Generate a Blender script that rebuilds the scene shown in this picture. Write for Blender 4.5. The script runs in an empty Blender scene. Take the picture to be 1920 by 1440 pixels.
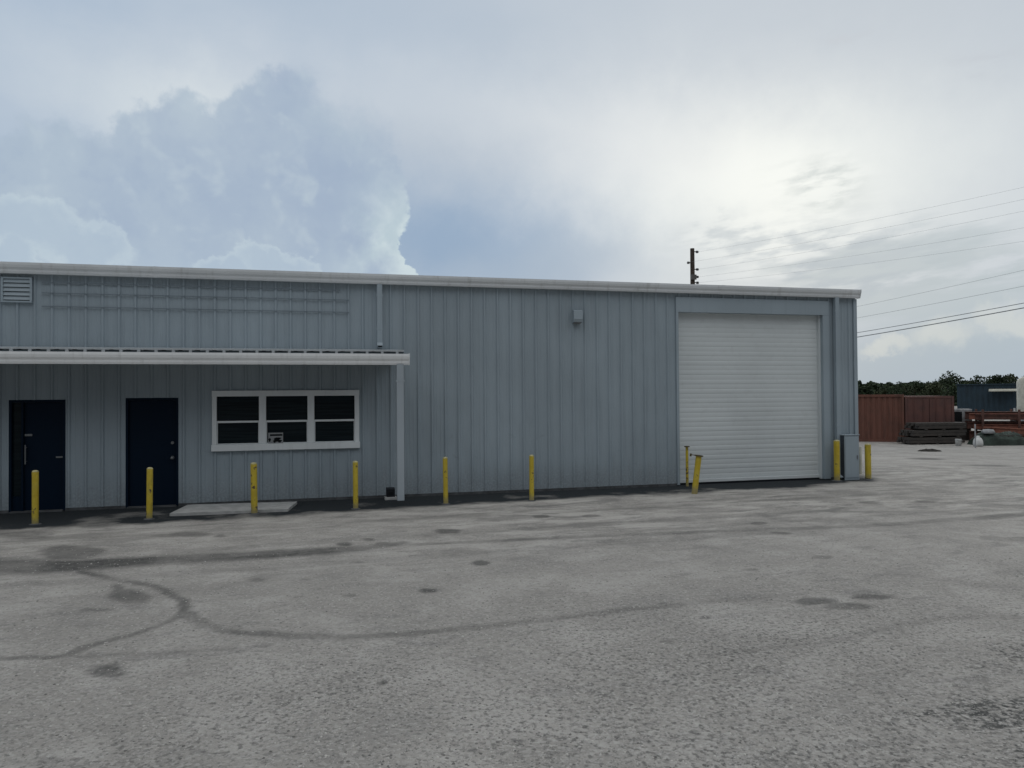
import bpy, math, random
import numpy as np
from mathutils import Matrix, Vector
random.seed(7)
RNG = np.random.default_rng(11)
scene = bpy.context.scene
COL = scene.collection
rad = math.radians

# ------------------------------------------------------------------ helpers
class MB:
    """collects faces, builds ONE mesh object"""
    def __init__(self):
        self.v = []; self.f = []; self.s = []
    def face(self, pts, smooth=False):
        n = len(self.v); self.v += [tuple(p) for p in pts]
        self.f.append(tuple(range(n, n + len(pts)))); self.s.append(smooth)
    def box(self, x0, x1, y0, y1, z0, z1):
        n = len(self.v)
        self.v += [(x, y, z) for z in (z0, z1) for y in (y0, y1) for x in (x0, x1)]
        for q in ((0, 2, 3, 1), (4, 5, 7, 6), (0, 1, 5, 4), (1, 3, 7, 5), (3, 2, 6, 7), (2, 0, 4, 6)):
            self.f.append(tuple(n + i for i in q)); self.s.append(False)
        return self
    def obox(self, c, u, v, w):
        """oriented box: centre and three half-vectors"""
        c, u, v, w = map(Vector, (c, u, v, w)); n = len(self.v)
        for k in (-1, 1):
            for j in (-1, 1):
                for i in (-1, 1):
                    self.v.append(tuple(c + i * u + j * v + k * w))
        for q in ((0, 2, 3, 1), (4, 5, 7, 6), (0, 1, 5, 4), (1, 3, 7, 5), (3, 2, 6, 7), (2, 0, 4, 6)):
            self.f.append(tuple(n + i for i in q)); self.s.append(False)
        return self
    def tube(self, p0, p1, r0, r1=None, n=16, cap0=True, cap1=True):
        r1 = r0 if r1 is None else r1
        p0, p1 = Vector(p0), Vector(p1); d = (p1 - p0).normalized()
        a = d.orthogonal().normalized(); b = d.cross(a)
        k = len(self.v)
        for p, r in ((p0, r0), (p1, r1)):
            for i in range(n):
                t = 2 * math.pi * i / n
                self.v.append(tuple(p + r * (math.cos(t) * a + math.sin(t) * b)))
        for i in range(n):
            j = (i + 1) % n
            self.f.append((k + i, k + j, k + n + j, k + n + i)); self.s.append(True)
        if cap0: self.face([self.v[k + i] for i in reversed(range(n))])
        if cap1: self.face([self.v[k + n + i] for i in range(n)])
        return self
    def lathe(self, prof, n=24, at=(0, 0, 0)):
        k = len(self.v)
        for r, z in prof:
            for i in range(n):
                t = 2 * math.pi * i / n
                self.v.append((at[0] + r * math.cos(t), at[1] + r * math.sin(t), at[2] + z))
        for m in range(len(prof) - 1):
            for i in range(n):
                j = (i + 1) % n
                self.f.append((k + m * n + i, k + m * n + j, k + (m + 1) * n + j, k + (m + 1) * n + i)); self.s.append(True)
        return self
    def extrude_x(self, prof, x0, x1, caps=True, closed=True):
        """prof: list of (y, z)"""
        m = len(prof)
        for i in range(m if closed else m - 1):
            a, b = prof[i], prof[(i + 1) % m]
            self.face([(x0, *a), (x1, *a), (x1, *b), (x0, *b)])
        if caps:
            self.face([(x0, *p) for p in reversed(prof)]); self.face([(x1, *p) for p in prof])
        return self
    def extrude_z(self, prof, z0, z1, caps=True):
        m = len(prof)
        for i in range(m):
            a, b = prof[i], prof[(i + 1) % m]
            self.face([(*a, z0), (*b, z0), (*b, z1), (*a, z1)])
        if caps:
            self.face([(*p, z0) for p in reversed(prof)]); self.face([(*p, z1) for p in prof])
        return self
    def build(self, name, mat, parent=None, bevel=0, fix=True):
        me = bpy.data.meshes.new(name)
        me.from_pydata(self.v, [], self.f)
        me.polygons.foreach_set('use_smooth', self.s)
        me.materials.append(mat)
        if fix:
            import bmesh
            bm = bmesh.new(); bm.from_mesh(me)
            bmesh.ops.recalc_face_normals(bm, faces=bm.faces[:]); bm.to_mesh(me); bm.free()
        me.update()
        o = bpy.data.objects.new(name, me); COL.objects.link(o)
        if parent: o.parent = parent
        if bevel:
            b = o.modifiers.new('bevel', 'BEVEL'); b.width = bevel; b.segments = 2; b.limit_method = 'ANGLE'
        return o

def tag(o, label=None, cat=None, group=None, kind=None):
    if label: o['label'] = label
    if cat: o['category'] = cat
    if group: o['group'] = group
    if kind: o['kind'] = kind
    return o
def thing(name, loc, label, cat, group=None, rz=0):
    o = bpy.data.objects.new(name, None); COL.objects.link(o)
    o.location = loc; o.rotation_euler = (0, 0, rz); o.empty_display_size = .2
    return tag(o, label, cat, group)
def copy_tree(o, parent=None):
    c = o.copy(); COL.objects.link(c)
    if parent: c.parent = parent
    for ch in list(o.children): copy_tree(ch, c)
    return c

# ------------------------------------------------------------------ materials
class NT:
    def __init__(self, tree): self.t = tree; self.n = tree.nodes; self.l = tree.links
    def add(self, typ, **kw):
        n = self.n.new(typ)
        for k, v in kw.items(): setattr(n, k, v)
        return n
    def put(self, sock, val):
        if isinstance(val, bpy.types.NodeSocket): self.l.new(val, sock)
        else: sock.default_value = val
    def m(self, op, a, b=0.0, c=0.0, clamp=False):
        n = self.add('ShaderNodeMath', operation=op, use_clamp=clamp)
        self.put(n.inputs[0], a); self.put(n.inputs[1], b)
        if op in ('MULTIPLY_ADD', 'SMOOTH_MAX', 'SMOOTH_MIN'): self.put(n.inputs[2], c)
        return n.outputs[0]
    def add_(self, a, b): return self.m('ADD', a, b)
    def sub(self, a, b): return self.m('SUBTRACT', a, b)
    def mul(self, a, b): return self.m('MULTIPLY', a, b)
    def ss(self, x, lo, hi, tmin=0.0, tmax=1.0):
        n = self.add('ShaderNodeMapRange', interpolation_type='SMOOTHSTEP')
        self.put(n.inputs['Value'], x); n.inputs['From Min'].default_value = lo; n.inputs['From Max'].default_value = hi
        n.inputs['To Min'].default_value = tmin; n.inputs['To Max'].default_value = tmax
        return n.outputs[0]
    def mix(self, f, a, b, blend='MIX'):
        n = self.add('ShaderNodeMix', data_type='RGBA', blend_type=blend)
        self.put(n.inputs[0], f)
        for s, v in ((n.inputs[6], a), (n.inputs[7], b)):
            self.put(s, v if isinstance(v, bpy.types.NodeSocket) else (*v[:3], 1))
        return n.outputs[2]
    def noise(self, vec, scale, detail=4, rough=.5, dist=0, color=False):
        n = self.add('ShaderNodeTexNoise')
        if vec is not None: self.l.new(vec, n.inputs['Vector'])
        n.inputs['Scale'].default_value = scale; n.inputs['Detail'].default_value = detail
        n.inputs['Roughness'].default_value = rough; n.inputs['Distortion'].default_value = dist
        return n.outputs['Color' if color else 'Fac']
    def vscale(self, vec, s):
        n = self.add('ShaderNodeVectorMath', operation='MULTIPLY'); self.l.new(vec, n.inputs[0]); n.inputs[1].default_value = s
        return n.outputs[0]
    def xyz(self, x, y, z):
        n = self.add('ShaderNodeCombineXYZ')
        for i, v in enumerate((x, y, z)): self.put(n.inputs[i], v)
        return n.outputs[0]

def new_mat(name):
    m = bpy.data.materials.new(name); m.use_nodes = True
    nt = NT(m.node_tree); b = m.node_tree.nodes['Principled BSDF']
    return m, nt, b
def pos(nt, space='pos'):
    return nt.add('ShaderNodeNewGeometry').outputs['Position']
def bump(nt, b, h, dist, strength=1.0):
    n = nt.add('ShaderNodeBump'); n.inputs['Strength'].default_value = strength; n.inputs['Distance'].default_value = dist
    nt.l.new(h, n.inputs['Height']); nt.l.new(n.outputs[0], b.inputs['Normal'])

def painted(name, col, rough=.5, dirt=(.16, .15, .13), amt=.35, streak=True, scale=1.0, oil=0.0, spec=.4, metal=0.0, panel=False):
    """weathered paint: broad tone drift, rain streaks, small specks of grime"""
    m, nt, b = new_mat(name); p = pos(nt)
    big = nt.noise(p, .55 * scale, 3)
    sv = nt.vscale(p, (5.0, 5.0, .22 if streak else 5.0)); st = nt.noise(sv, 1.6 * scale, 5, .62)
    fine = nt.noise(p, 24 * scale, 4, .65)
    f = nt.mul(nt.ss(st, .5, .78), amt)
    c = nt.mix(nt.ss(big, .3, .7), tuple(x * .93 for x in col), tuple(min(1, x * 1.05) for x in col))
    c = nt.mix(f, c, dirt)
    c = nt.mix(nt.mul(nt.ss(fine, .58, .75), amt * .5), c, dirt)
    if panel:      # sheet-to-sheet tone, rain splash at the foot, a few scuffs
        sp = nt.add('ShaderNodeSeparateXYZ'); nt.l.new(p, sp.inputs[0])
        wn = nt.add('ShaderNodeTexWhiteNoise', noise_dimensions='1D'); nt.l.new(nt.m('FLOOR', nt.mul(nt.add_(sp.outputs[0], .10), 1 / .864)), wn.inputs['W'])
        c = nt.mix(nt.mul(wn.outputs['Value'], .16), c, tuple(x * .62 for x in col))
        foot = nt.mul(nt.ss(nt.add_(sp.outputs[2], nt.mul(nt.sub(st, .5), 1.1)), .75, .05), nt.ss(fine, .3, .6))
        c = nt.mix(nt.mul(foot, .38), c, (.15, .145, .135))
        scf = nt.mul(nt.ss(nt.noise(nt.vscale(p, (1.2, 1, 2.6)), 1.7, 5, .6), .62, .72), nt.ss(sp.outputs[2], 2.2, .6))
        c = nt.mix(nt.mul(scf, .3), c, (.16, .17, .17))
    nt.l.new(c, b.inputs['Base Color'])
    nt.put(b.inputs['Roughness'], nt.ss(fine, .2, .8, rough - .08, rough + .12))
    b.inputs['Specular IOR Level'].default_value = spec; b.inputs['Metallic'].default_value = metal
    if oil:
        h = nt.noise(nt.vscale(p, (3.2, 3.2, .8)), 1.0, 2)
        bump(nt, b, h, oil)
    else: bump(nt, b, fine, .0008)
    return m
def plain(name, col, rough=.6, spec=.4, var=.12, scale=14, metal=0.0):
    m, nt, b = new_mat(name); p = pos(nt)
    f = nt.noise(p, scale, 5, .6)
    nt.l.new(nt.mix(nt.ss(f, .3, .7), tuple(x * (1 - var) for x in col), tuple(min(1, x * (1 + var)) for x in col)), b.inputs['Base Color'])
    b.inputs['Roughness'].default_value = rough; b.inputs['Specular IOR Level'].default_value = spec; b.inputs['Metallic'].default_value = metal
    bump(nt, b, f, .001)
    return m

WALLC = (.318, .380, .424)
M = {}
M['wall'] = painted('wall_paint', WALLC, .5, (.17, .2, .23), .3, oil=.05, panel=True)
M['trim'] = painted('trim_paint', (.318, .380, .424), .5, (.17, .2, .23), .2)
M['rail'] = painted('rail_shade', (.175, .21, .24), .6, (.1, .12, .13), .2)  # darkened colour stands in for the shadow line of each rail
M['gutter'] = painted('gutter_white', (.68, .71, .73), .45, (.3, .3, .28), .35)
M['awgut'] = painted('awning_gutter_white', (.85, .87, .88), .45, (.36, .36, .34), .3)
M['pipe'] = painted('downspout_paint', (.36, .41, .45), .45, (.3, .32, .33), .25)
M['curtain'] = painted('roller_white', (.60, .64, .65), .5, (.40, .42, .42), .2, streak=False, scale=.7)
M['winframe'] = painted('window_white', (.76, .80, .815), .45, (.4, .42, .42), .2)
M['navy'] = painted('navy_paint', (.0028, .0105, .024), .5, (.008, .014, .025), .3, spec=.1)
M['steel'] = plain('brushed_steel', (.2, .21, .22), .4, .4, metal=.5)
M['dark'] = plain('dark_void', (.012, .014, .016), .85, .15)
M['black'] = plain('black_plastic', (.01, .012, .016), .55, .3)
M['conc'] = plain('pale_concrete', (.40, .405, .40), .9, .2, .16, 6)
M['footing'] = plain('footing_concrete', (.09, .095, .1), .95, .2, .3, 4)
M['roof'] = painted('roof_metal', (.42, .45, .47), .5, (.25, .25, .24), .35)
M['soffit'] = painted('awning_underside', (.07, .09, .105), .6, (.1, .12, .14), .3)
M['trunk'] = plain('bark', (.07, .055, .04), .95, .1, .3, 20)
M['wood'] = plain('pole_wood', (.075, .062, .052), .95, .1, .25, 9)
M['cable'] = plain('cable_grey', (.30, .32, .33), .7, .2)
M['ceramic'] = plain('insulator', (.12, .115, .11), .4, .5)

# glass: dark tinted pane
m, nt, b = new_mat('dark_glass'); M['glass'] = m
p = pos(nt)
nt.l.new(nt.mix(nt.ss(nt.noise(nt.vscale(p, (1, 1, 26)), 1, 2), .42, .6), (.0035, .009, .013), (.008, .016, .021)), b.inputs['Base Color'])
b.inputs['Roughness'].default_value = .08; b.inputs['IOR'].default_value = 1.45; b.inputs['Specular IOR Level'].default_value = .12

# yellow bollard paint, chipped
def yellow(name, rust):
    m, nt, b = new_mat(name)
    tc = nt.add('ShaderNodeTexCoord').outputs['Object']; oi = nt.add('ShaderNodeObjectInfo').outputs['Random']
    off = nt.add('ShaderNodeVectorMath', operation='ADD'); nt.l.new(tc, off.inputs[0]); nt.l.new(nt.xyz(nt.mul(oi, 37), nt.mul(oi, 17), 0), off.inputs[1])
    v = off.outputs[0]
    n1 = nt.noise(v, 7, 5, .65); n2 = nt.noise(nt.vscale(v, (1, 1, .25)), 16, 4, .6)
    c = nt.mix(nt.ss(n1, .3, .7), (.47, .345, .022), (.58, .455, .05))
    c = nt.mix(nt.mul(nt.ss(n2, .5, .75), .5), c, (.30, .25, .06))
    z = nt.add('ShaderNodeSeparateXYZ'); nt.l.new(tc, z.inputs[0])
    low = nt.mul(nt.ss(nt.add_(z.outputs[2], nt.mul(nt.sub(n1, .5), .35)), .02, .2, .75, 0), 1)
    c = nt.mix(low, c, (.24, .22, .14))
    c = nt.mix(nt.ss(n1, .60 - rust, .64 - rust), c, (.10, .065, .035))
    nt.l.new(c, b.inputs['Base Color']); b.inputs['Roughness'].default_value = .5
    bump(nt, b, n1, .002)
    return m
M['yellow'] = yellow('bollard_yellow', .0)
M['rustyellow'] = yellow('bollard_yellow_rusty', .07)
M['capconc'] = plain('bollard_cap', (.42, .39, .22), .9, .2, .25, 20)
M['rustcap'] = plain('rust_plate', (.10, .085, .05), .9, .2, .35, 24)

def rusty(name, col, rustc=(.10, .04, .025), amt=.55, scale=1.5):
    m, nt, b = new_mat(name); p = pos(nt)
    n1 = nt.noise(p, scale, 6, .65); n2 = nt.noise(nt.vscale(p, (4, 4, .5)), 1.2, 4, .6)
    c = nt.mix(nt.mul(nt.ss(n1, .42, .66), amt), col, rustc)
    c = nt.mix(nt.mul(nt.ss(n2, .5, .75), .5), c, tuple(x * .5 for x in rustc))
    nt.l.new(c, b.inputs['Base Color']); b.inputs['Roughness'].default_value = .75
    bump(nt, b, n1, .004); return m
M['redbox'] = rusty('container_red', (.160, .066, .046), (.10, .05, .036))
M['redbox2'] = rusty('container_dark_red', (.13, .058, .048), (.075, .043, .04))
M['timber'] = rusty('dark_timber', (.052, .045, .040), (.03, .028, .026), .7, 4)
M['beam'] = rusty('rusty_beam', (.13, .06, .045), (.065, .035, .03), .8, 3)
M['beam2'] = rusty('orange_primer_beam', (.30, .12, .08), (.16, .07, .05), .7, 3)
M['teal'] = rusty('dark_blue_siding', (.018, .040, .058), (.014, .026, .034), .5, 1)
M['tarp'] = plain('dark_green_tarp', (.028, .042, .034), .7, .3, .4, 3)
M['palegrey'] = plain('pale_grey_paint', (.30, .31, .32), .7, .3, .25, 4)
M['cream'] = plain('cream_paint', (.48, .47, .40), .6, .3, .15, 3)
M['white'] = plain('white_plastic', (.55, .56, .55), .5, .4, .12, 8)
M['redpaint'] = plain('red_paint', (.33, .07, .05), .6, .3)
M['soil'] = plain('dark_soil', (.035, .033, .03), .98, .1, .5, 9)
M['stone'] = None

# ------------------------------------------------------------------ sky and light
CLOUD_GAIN = 10.0      # background strength is 0.1
w = bpy.data.worlds.new('World'); scene.world = w; w.use_nodes = True
nt = NT(w.node_tree); bg = w.node_tree.nodes['Background']; bg.inputs['Strength'].default_value = .1
SUN_AZ, SUN_EL = 33.5, 15.0
sky = nt.add('ShaderNodeTexSky', sky_type='NISHITA'); sky.sun_disc = False
sky.sun_elevation = rad(SUN_EL); sky.sun_rotation = rad(SUN_AZ); sky.air_density = 1.2; sky.dust_density = 2.0
D = nt.add('ShaderNodeTexCoord').outputs['Generated']
sx = nt.add('ShaderNodeSeparateXYZ'); nt.l.new(D, sx.inputs[0]); X, Y, Z = sx.outputs
az = nt.mul(nt.m('ARCTAN2', X, Y), 57.29578); el = nt.mul(nt.m('ARCSINE', Z), 57.29578)
wv = nt.noise(D, 5.0, 7, .6, 0, True); ws = nt.add('ShaderNodeSeparateColor'); nt.l.new(wv, ws.inputs[0])
wv2 = nt.noise(D, 22.0, 6, .6, 0, True); ws2 = nt.add('ShaderNodeSeparateColor'); nt.l.new(wv2, ws2.inputs[0])
def warp(a, r1, r2, amp1, amp2):
    return nt.add_(nt.add_(a, nt.mul(nt.sub(r1, .5), amp1)), nt.mul(nt.sub(r2, .5), amp2))
az1, el1 = warp(az, ws.outputs[0], ws2.outputs[0], 9, 2.2), warp(el, ws.outputs[1], ws2.outputs[1], 7, 2.2)
az2, el2 = warp(az, ws.outputs[0], ws2.outputs[0], 4.5, 4.2), warp(el, ws.outputs[1], ws2.outputs[1], 4.5, 4.2)
def ell(a, e, k):
    """normalised distance to a sky ellipse k = (az, el, half-width, half-height)"""
    dx = nt.mul(nt.sub(a, k[0]), 1 / k[2]); dy = nt.mul(nt.sub(e, k[1]), 1 / k[3])
    return nt.m('SQRT', nt.add_(nt.mul(dx, dx), nt.mul(dy, dy)))
def gauss(a, e, k, amp=1.0):
    d = ell(a, e, k); return nt.mul(nt.m('EXPONENT', nt.mul(nt.mul(d, d), -1)), amp)
tex = nt.noise(nt.vscale(D, (1, 1, 2.2)), 3.2, 6, .55)
# overall deck: cool at the left, lilac grey at the right
c = nt.mix(nt.ss(az, -22, 45), (.410, .505, .625), (.525, .580, .640))
c = nt.mix(nt.ss(el, 24, 40), c, (.46, .53, .62))
c = nt.mix(nt.mul(nt.ss(tex, .38, .68), .25), c, (.62, .67, .72))
# long pale veil from upper left toward the glow
c = nt.mix(gauss(az1, el1, (6.42, 19.83, 23.65, 4.34), .6), c, (.63, .68, .735))
c = nt.mix(gauss(az1, el1, (-9.42, 19.2, 7.55, 2.87), .7), c, (.70, .755, .78))
# glow round the hidden sun
c = nt.mix(gauss(az1, el1, (30.93, 14.0, 17.69, 6.86), .82), c, (.765, .81, .81))
c = nt.mix(gauss(az1, el1, (33.18, 14.73, 10.96, 4.74), .9), c, (.90, .935, .905))
c = nt.mix(gauss(az1, el1, (21.12, 17.39, 11.22, 4.1), .5), c, (.80, .82, .83))
# blue grey gap right of the cumulus
c = nt.mix(gauss(az1, el1, (10.03, 12.15, 10.5, 4.7), 1.0), c, (.285, .395, .545))
c = nt.mix(gauss(az1, el1, (16.57, 9.75, 7.74, 2.79), .75), c, (.36, .45, .56))
c = nt.mix(gauss(az1, el1, (8.84, 17.88, 8.1, 2.98), .45), c, (.42, .49, .58))
# the cumulus bank
def bank(ks, a, e):
    d = None
    for k in ks:
        g = nt.sub(1.0, ell(a, e, k))
        d = g if d is None else nt.m('SMOOTH_MAX', d, g, .12)
    return d
cum = bank([(-14.06, 11.26, 8.24, 5.55), (-9.77, 15.2, 4.44, 4.55), (-1.46, 14.07, 7.19, 7.79), (0.07, 11.89, 4.8, 5.71), (-17.43, 9.23, 5.33, 3.74), (-2.58, 18.37, 4.13, 3.92), (4.16, 9.3, 3.17, 2.17), (2.2, 11.97, 2.74, 3.27)], az2, el2)
puff = nt.noise(D, 16, 8, .58); puff2 = nt.noise(D, 6.0, 5, .55)
def billow(vec, scale, det=3.0):
    n = nt.add('ShaderNodeTexVoronoi', feature='F1', normalize=True); nt.l.new(vec, n.inputs['Vector'])
    n.inputs['Scale'].default_value = scale; n.inputs['Detail'].default_value = det; n.inputs['Roughness'].default_value = .55; n.inputs['Lacunarity'].default_value = 2.1
    return nt.sub(1.0, n.outputs['Distance'])
wd = nt.add('ShaderNodeVectorMath', operation='MULTIPLY_ADD'); nt.l.new(nt.noise(D, 14, 3, .5, 0, True), wd.inputs[0]); wd.inputs[1].default_value = (.035,) * 3; nt.l.new(D, wd.inputs[2])
DW = wd.outputs[0]
def shift(vec, o):
    n = nt.add('ShaderNodeVectorMath', operation='ADD'); nt.l.new(vec, n.inputs[0]); n.inputs[1].default_value = o; return n.outputs[0]
bil = billow(DW, 13); bil2 = billow(shift(DW, (.014, -.004, .008)), 13)
emb = nt.sub(bil, bil2)               # puffs lit from the sun's side
d = nt.add_(nt.add_(cum, nt.mul(nt.sub(bil, .62), .75)), nt.mul(nt.sub(puff, .5), .16))
soft = nt.ss(el, 15.0, 20.0)          # the top of the bank melts into the veil
hard = nt.ss(d, -.03, .05); fuzzy = nt.ss(d, -.22, .38)
mask = nt.add_(nt.mul(hard, nt.sub(1.0, soft)), nt.mul(fuzzy, soft))
leftside = nt.ss(az, -8, 4)
mask = nt.add_(nt.mul(mask, leftside), nt.mul(nt.mul(nt.ss(d, -.08, .16), nt.sub(1.0, leftside)), .92))
body = nt.mix(nt.ss(puff2, .34, .66), (.350, .438, .568), (.425, .515, .610))
body = nt.mix(nt.m('MULTIPLY', nt.ss(emb, .0, .2), .6), body, (.51, .60, .665))
body = nt.mix(nt.m('MULTIPLY', nt.ss(emb, -.02, -.16), .35), body, (.335, .42, .555))
rim = nt.mul(nt.ss(d, .95, .0), nt.mul(nt.ss(az, -2, 4.5), nt.ss(el, 17.5, 12)))
body = nt.mix(nt.mul(rim, .9), body, nt.mix(nt.ss(emb, -.10, .10), (.50, .61, .66), (.66, .76, .775)))
body = nt.mix(nt.mul(nt.ss(el, 12, 8), .3), body, (.50, .60, .67))
c = nt.mix(nt.mul(mask, .95), c, body)
# small bright heads along the roof line
low = bank([(-2.6, 9.28, 3.0, 1.22), (-6.28, 8.55, 2.69, 1.13), (0.25, 8.89, 1.92, 1.01), (-19.45, 8.37, 1.7, 2.0), (-18.31, 11.16, 3.49, 2.0), (-15.31, 10.11, 2.78, 1.73)], az2, el2)
ld = nt.add_(low, nt.mul(nt.sub(bil, .62), 1.1))
c = nt.mix(nt.mul(nt.ss(ld, -.02, .22), .5), c, nt.mix(nt.ss(ld, .0, .6), (.58, .68, .73), (.44, .54, .64)))
# streaky grey scud below and beside the glow
sv = nt.xyz(nt.mul(az, .085), nt.mul(nt.add_(el, nt.mul(az, -.10)), .42), 3.3)
scud = nt.noise(sv, 1.0, 4, .55)
reg = nt.mul(nt.ss(az, 25, 36), nt.ss(el, 14.5, 9))
c = nt.mix(nt.mul(nt.mul(nt.ss(scud, .44, .62), reg), .85), c, (.465, .535, .575))
fs = nt.noise(nt.xyz(nt.mul(az, .36), nt.mul(nt.add_(el, nt.mul(az, -.08)), 1.25), 0), 1.0, 4, .55)
def wisp(k, amp, col):
    global c
    g = gauss(az1, el1, k, 1.6)
    c = nt.mix(nt.mul(nt.mul(nt.ss(fs, .38, .64), nt.m('MINIMUM', g, 1.0)), amp), c, col)
wisp((37.99, 14.06, 2.59, 1.5), .75, (.55, .61, .62))
wisp((32.01, 10.8, 4.47, 0.98), .75, (.52, .585, .63))
wisp((39.46, 8.7, 5.73, 2.0), .9, (.43, .50, .56))
wisp((46.7, 7.38, 4.7, 1.37), .7, (.46, .53, .57))
wisp((44.01, 9.36, 5.27, 1.04), .5, (.52, .58, .61))
wisp((39.0, 24.17, 1.7, 0.38), .4, (.55, .59, .64))
wisp((47.49, 20.76, 1.73, 0.76), .4, (.53, .57, .62))
# cool band near the skyline, cream heaps in it
c = nt.mix(nt.mul(nt.mul(nt.ss(el, 7.5, 1.5), nt.ss(az, 26, 38)), .85), c, (.370, .462, .540))
cream = bank([(44.23, 3.36, 3.39, 1.6), (48.1, 4.21, 2.55, 1.7), (41.04, 2.76, 1.96, 0.8)], az2, el2)
c = nt.mix(nt.mul(nt.ss(nt.add_(cream, nt.mul(nt.sub(puff, .5), .7)), -.1, .7), .6), c, (.62, .66, .645))
# unseen rear and overhead sky shaped for the fill, dim low and bright high; below the horizon a ground tone
back = nt.ss(nt.m('MULTIPLY', Y, 1.0), .2, -.2)
rear = nt.mix(nt.ss(el, 16, 44), (.06, .07, .086), (1.06, 1.11, 1.16))
c = nt.mix(back, c, rear)
c = nt.mix(nt.ss(el, 40, 62), c, (1.0, 1.0, .985))
c = nt.mix(nt.ss(el, .2, -1.2), c, (.12, .12, .115))
lum = nt.add('ShaderNodeVectorMath', operation='SCALE'); nt.l.new(c, lum.inputs[0]); lum.inputs['Scale'].default_value = CLOUD_GAIN
cover = nt.mix(.985, sky.outputs[0], lum.outputs[0])
nt.l.new(cover, bg.inputs['Color'])
w.cycles.sampling_method = 'MANUAL'; w.cycles.sample_map_resolution = 512

sl = bpy.data.lights.new('sun', 'SUN'); sl.energy = .5; sl.angle = rad(28); sl.color = (1, .96, .9)
so = bpy.data.objects.new('sun', sl); COL.objects.link(so)
sd = Vector((math.sin(rad(SUN_AZ)) * math.cos(rad(SUN_EL)), math.cos(rad(SUN_AZ)) * math.cos(rad(SUN_EL)), math.sin(rad(SUN_EL))))
so.rotation_euler = sd.to_track_quat('Z', 'Y').to_euler(); so.location = (0, 0, 30)

# ------------------------------------------------------------------ camera
cd = bpy.data.cameras.new('camera'); cam = bpy.data.objects.new('camera', cd); COL.objects.link(cam)
cd.sensor_width = 36; cd.lens = 36 * 1400 / 1920; cd.clip_start = .05; cd.clip_end = 3000
R_, U_, B_ = [(0.968372, -0.249398, -0.007453), (0.003541, -0.016134, 0.999864), (-0.249484, -0.968267, -0.014741)]
cam.matrix_world = Matrix(((R_[0], U_[0], B_[0], 0), (R_[1], U_[1], B_[1], -15.8), (R_[2], U_[2], B_[2], (0.0, -15.8, 2.125)[2]), (0, 0, 0, 1)))
scene.camera = cam

# ------------------------------------------------------------------ ground
def vnoise(x, y, s, seed):
    """smooth value noise, arrays"""
    r = np.random.default_rng(seed).random((256, 256)); x = x * s; y = y * s
    xi = np.floor(x).astype(int); yi = np.floor(y).astype(int); fx = x - xi; fy = y - yi
    fx = fx * fx * (3 - 2 * fx); fy = fy * fy * (3 - 2 * fy)
    g = lambda i, j: r[(xi + i) & 255, (yi + j) & 255]
    return (g(0, 0) * (1 - fx) + g(1, 0) * fx) * (1 - fy) + (g(0, 1) * (1 - fx) + g(1, 1) * fx) * fy
def fbm(x, y, s, seed, o=4):
    a = 0; k = .5; t = 0
    for i in range(o): a = a + k * vnoise(x, y, s * 2 ** i, seed + i); t += k; k *= .5
    return a / t
def fall(x, y):
    d = np.hypot(x, y + 15.8); t = np.clip((d - 22) / 18, 0, 1); return -.6 * t * t * (3 - 2 * t)
def relief(x, y):
    near = np.clip((24 - np.hypot(x, y + 15.8)) / 8, 0, 1) * np.clip((-y - .5) / 2, 0, 1)
    return near * ((fbm(x, y, .35, 3) - .5) * .05 + (fbm(x, y, 2.2, 9, 3) - .5) * .014)
def gz(x, y): return float(fall(np.array([x]), np.array([y]))[0] + relief(np.array([x]), np.array([y]))[0])

far = lambda a, b, n: list(np.geomspace(a, b, n))
xs = np.array([-v for v in reversed(far(8.2, 900, 26))] + list(np.arange(-8, 17.0, .05)) + list(np.arange(17, 60, .5)) + far(61, 1200, 24))
ys = np.array([-v for v in reversed(far(13.7, 900, 26))] + list(np.arange(-13.6, .4, .045)) + list(np.arange(.5, 40, .5)) + far(41, 1200, 26))
GX, GY = np.meshgrid(xs, ys); nx, ny = len(xs), len(ys)
x, y = GX.ravel(), GY.ravel()
z = fall(x, y) + relief(x, y)
# stains: tyre rubber, oil drops, damp strip along the wall with its painted shade (shapes of their own, in metres)
wx = x + (fbm(x, y, 1.1, 21) - .5) * .5 + (fbm(x, y, 5, 25, 3) - .5) * .22
wy = y + (fbm(x, y, 1.1, 31) - .5) * .5 + (fbm(x, y, 5, 35, 3) - .5) * .22
wx1 = x + (fbm(x, y, .9, 41) - .5) * .10 + (fbm(x, y, 6, 43, 3) - .5) * .08; wy1 = y + (fbm(x, y, .9, 51) - .5) * .10 + (fbm(x, y, 6, 53, 3) - .5) * .08
near = (np.abs(x) < 30) & (y > -14) & (y < 8)
stain = np.zeros_like(x)
def smooth_line(pts, n=8):
    p = [np.array(q) for q in pts]; out = []
    for i in range(len(p) - 1):
        a, b, c2, d2 = p[max(i - 1, 0)], p[i], p[i + 1], p[min(i + 2, len(p) - 1)]
        for k in range(n):
            t = k / n
            out.append(.5 * (2 * b + (c2 - a) * t + (2 * a - 5 * b + 4 * c2 - d2) * t * t + (3 * b - a - 3 * c2 + d2) * t ** 3))
    return out + [p[-1]]
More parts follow.
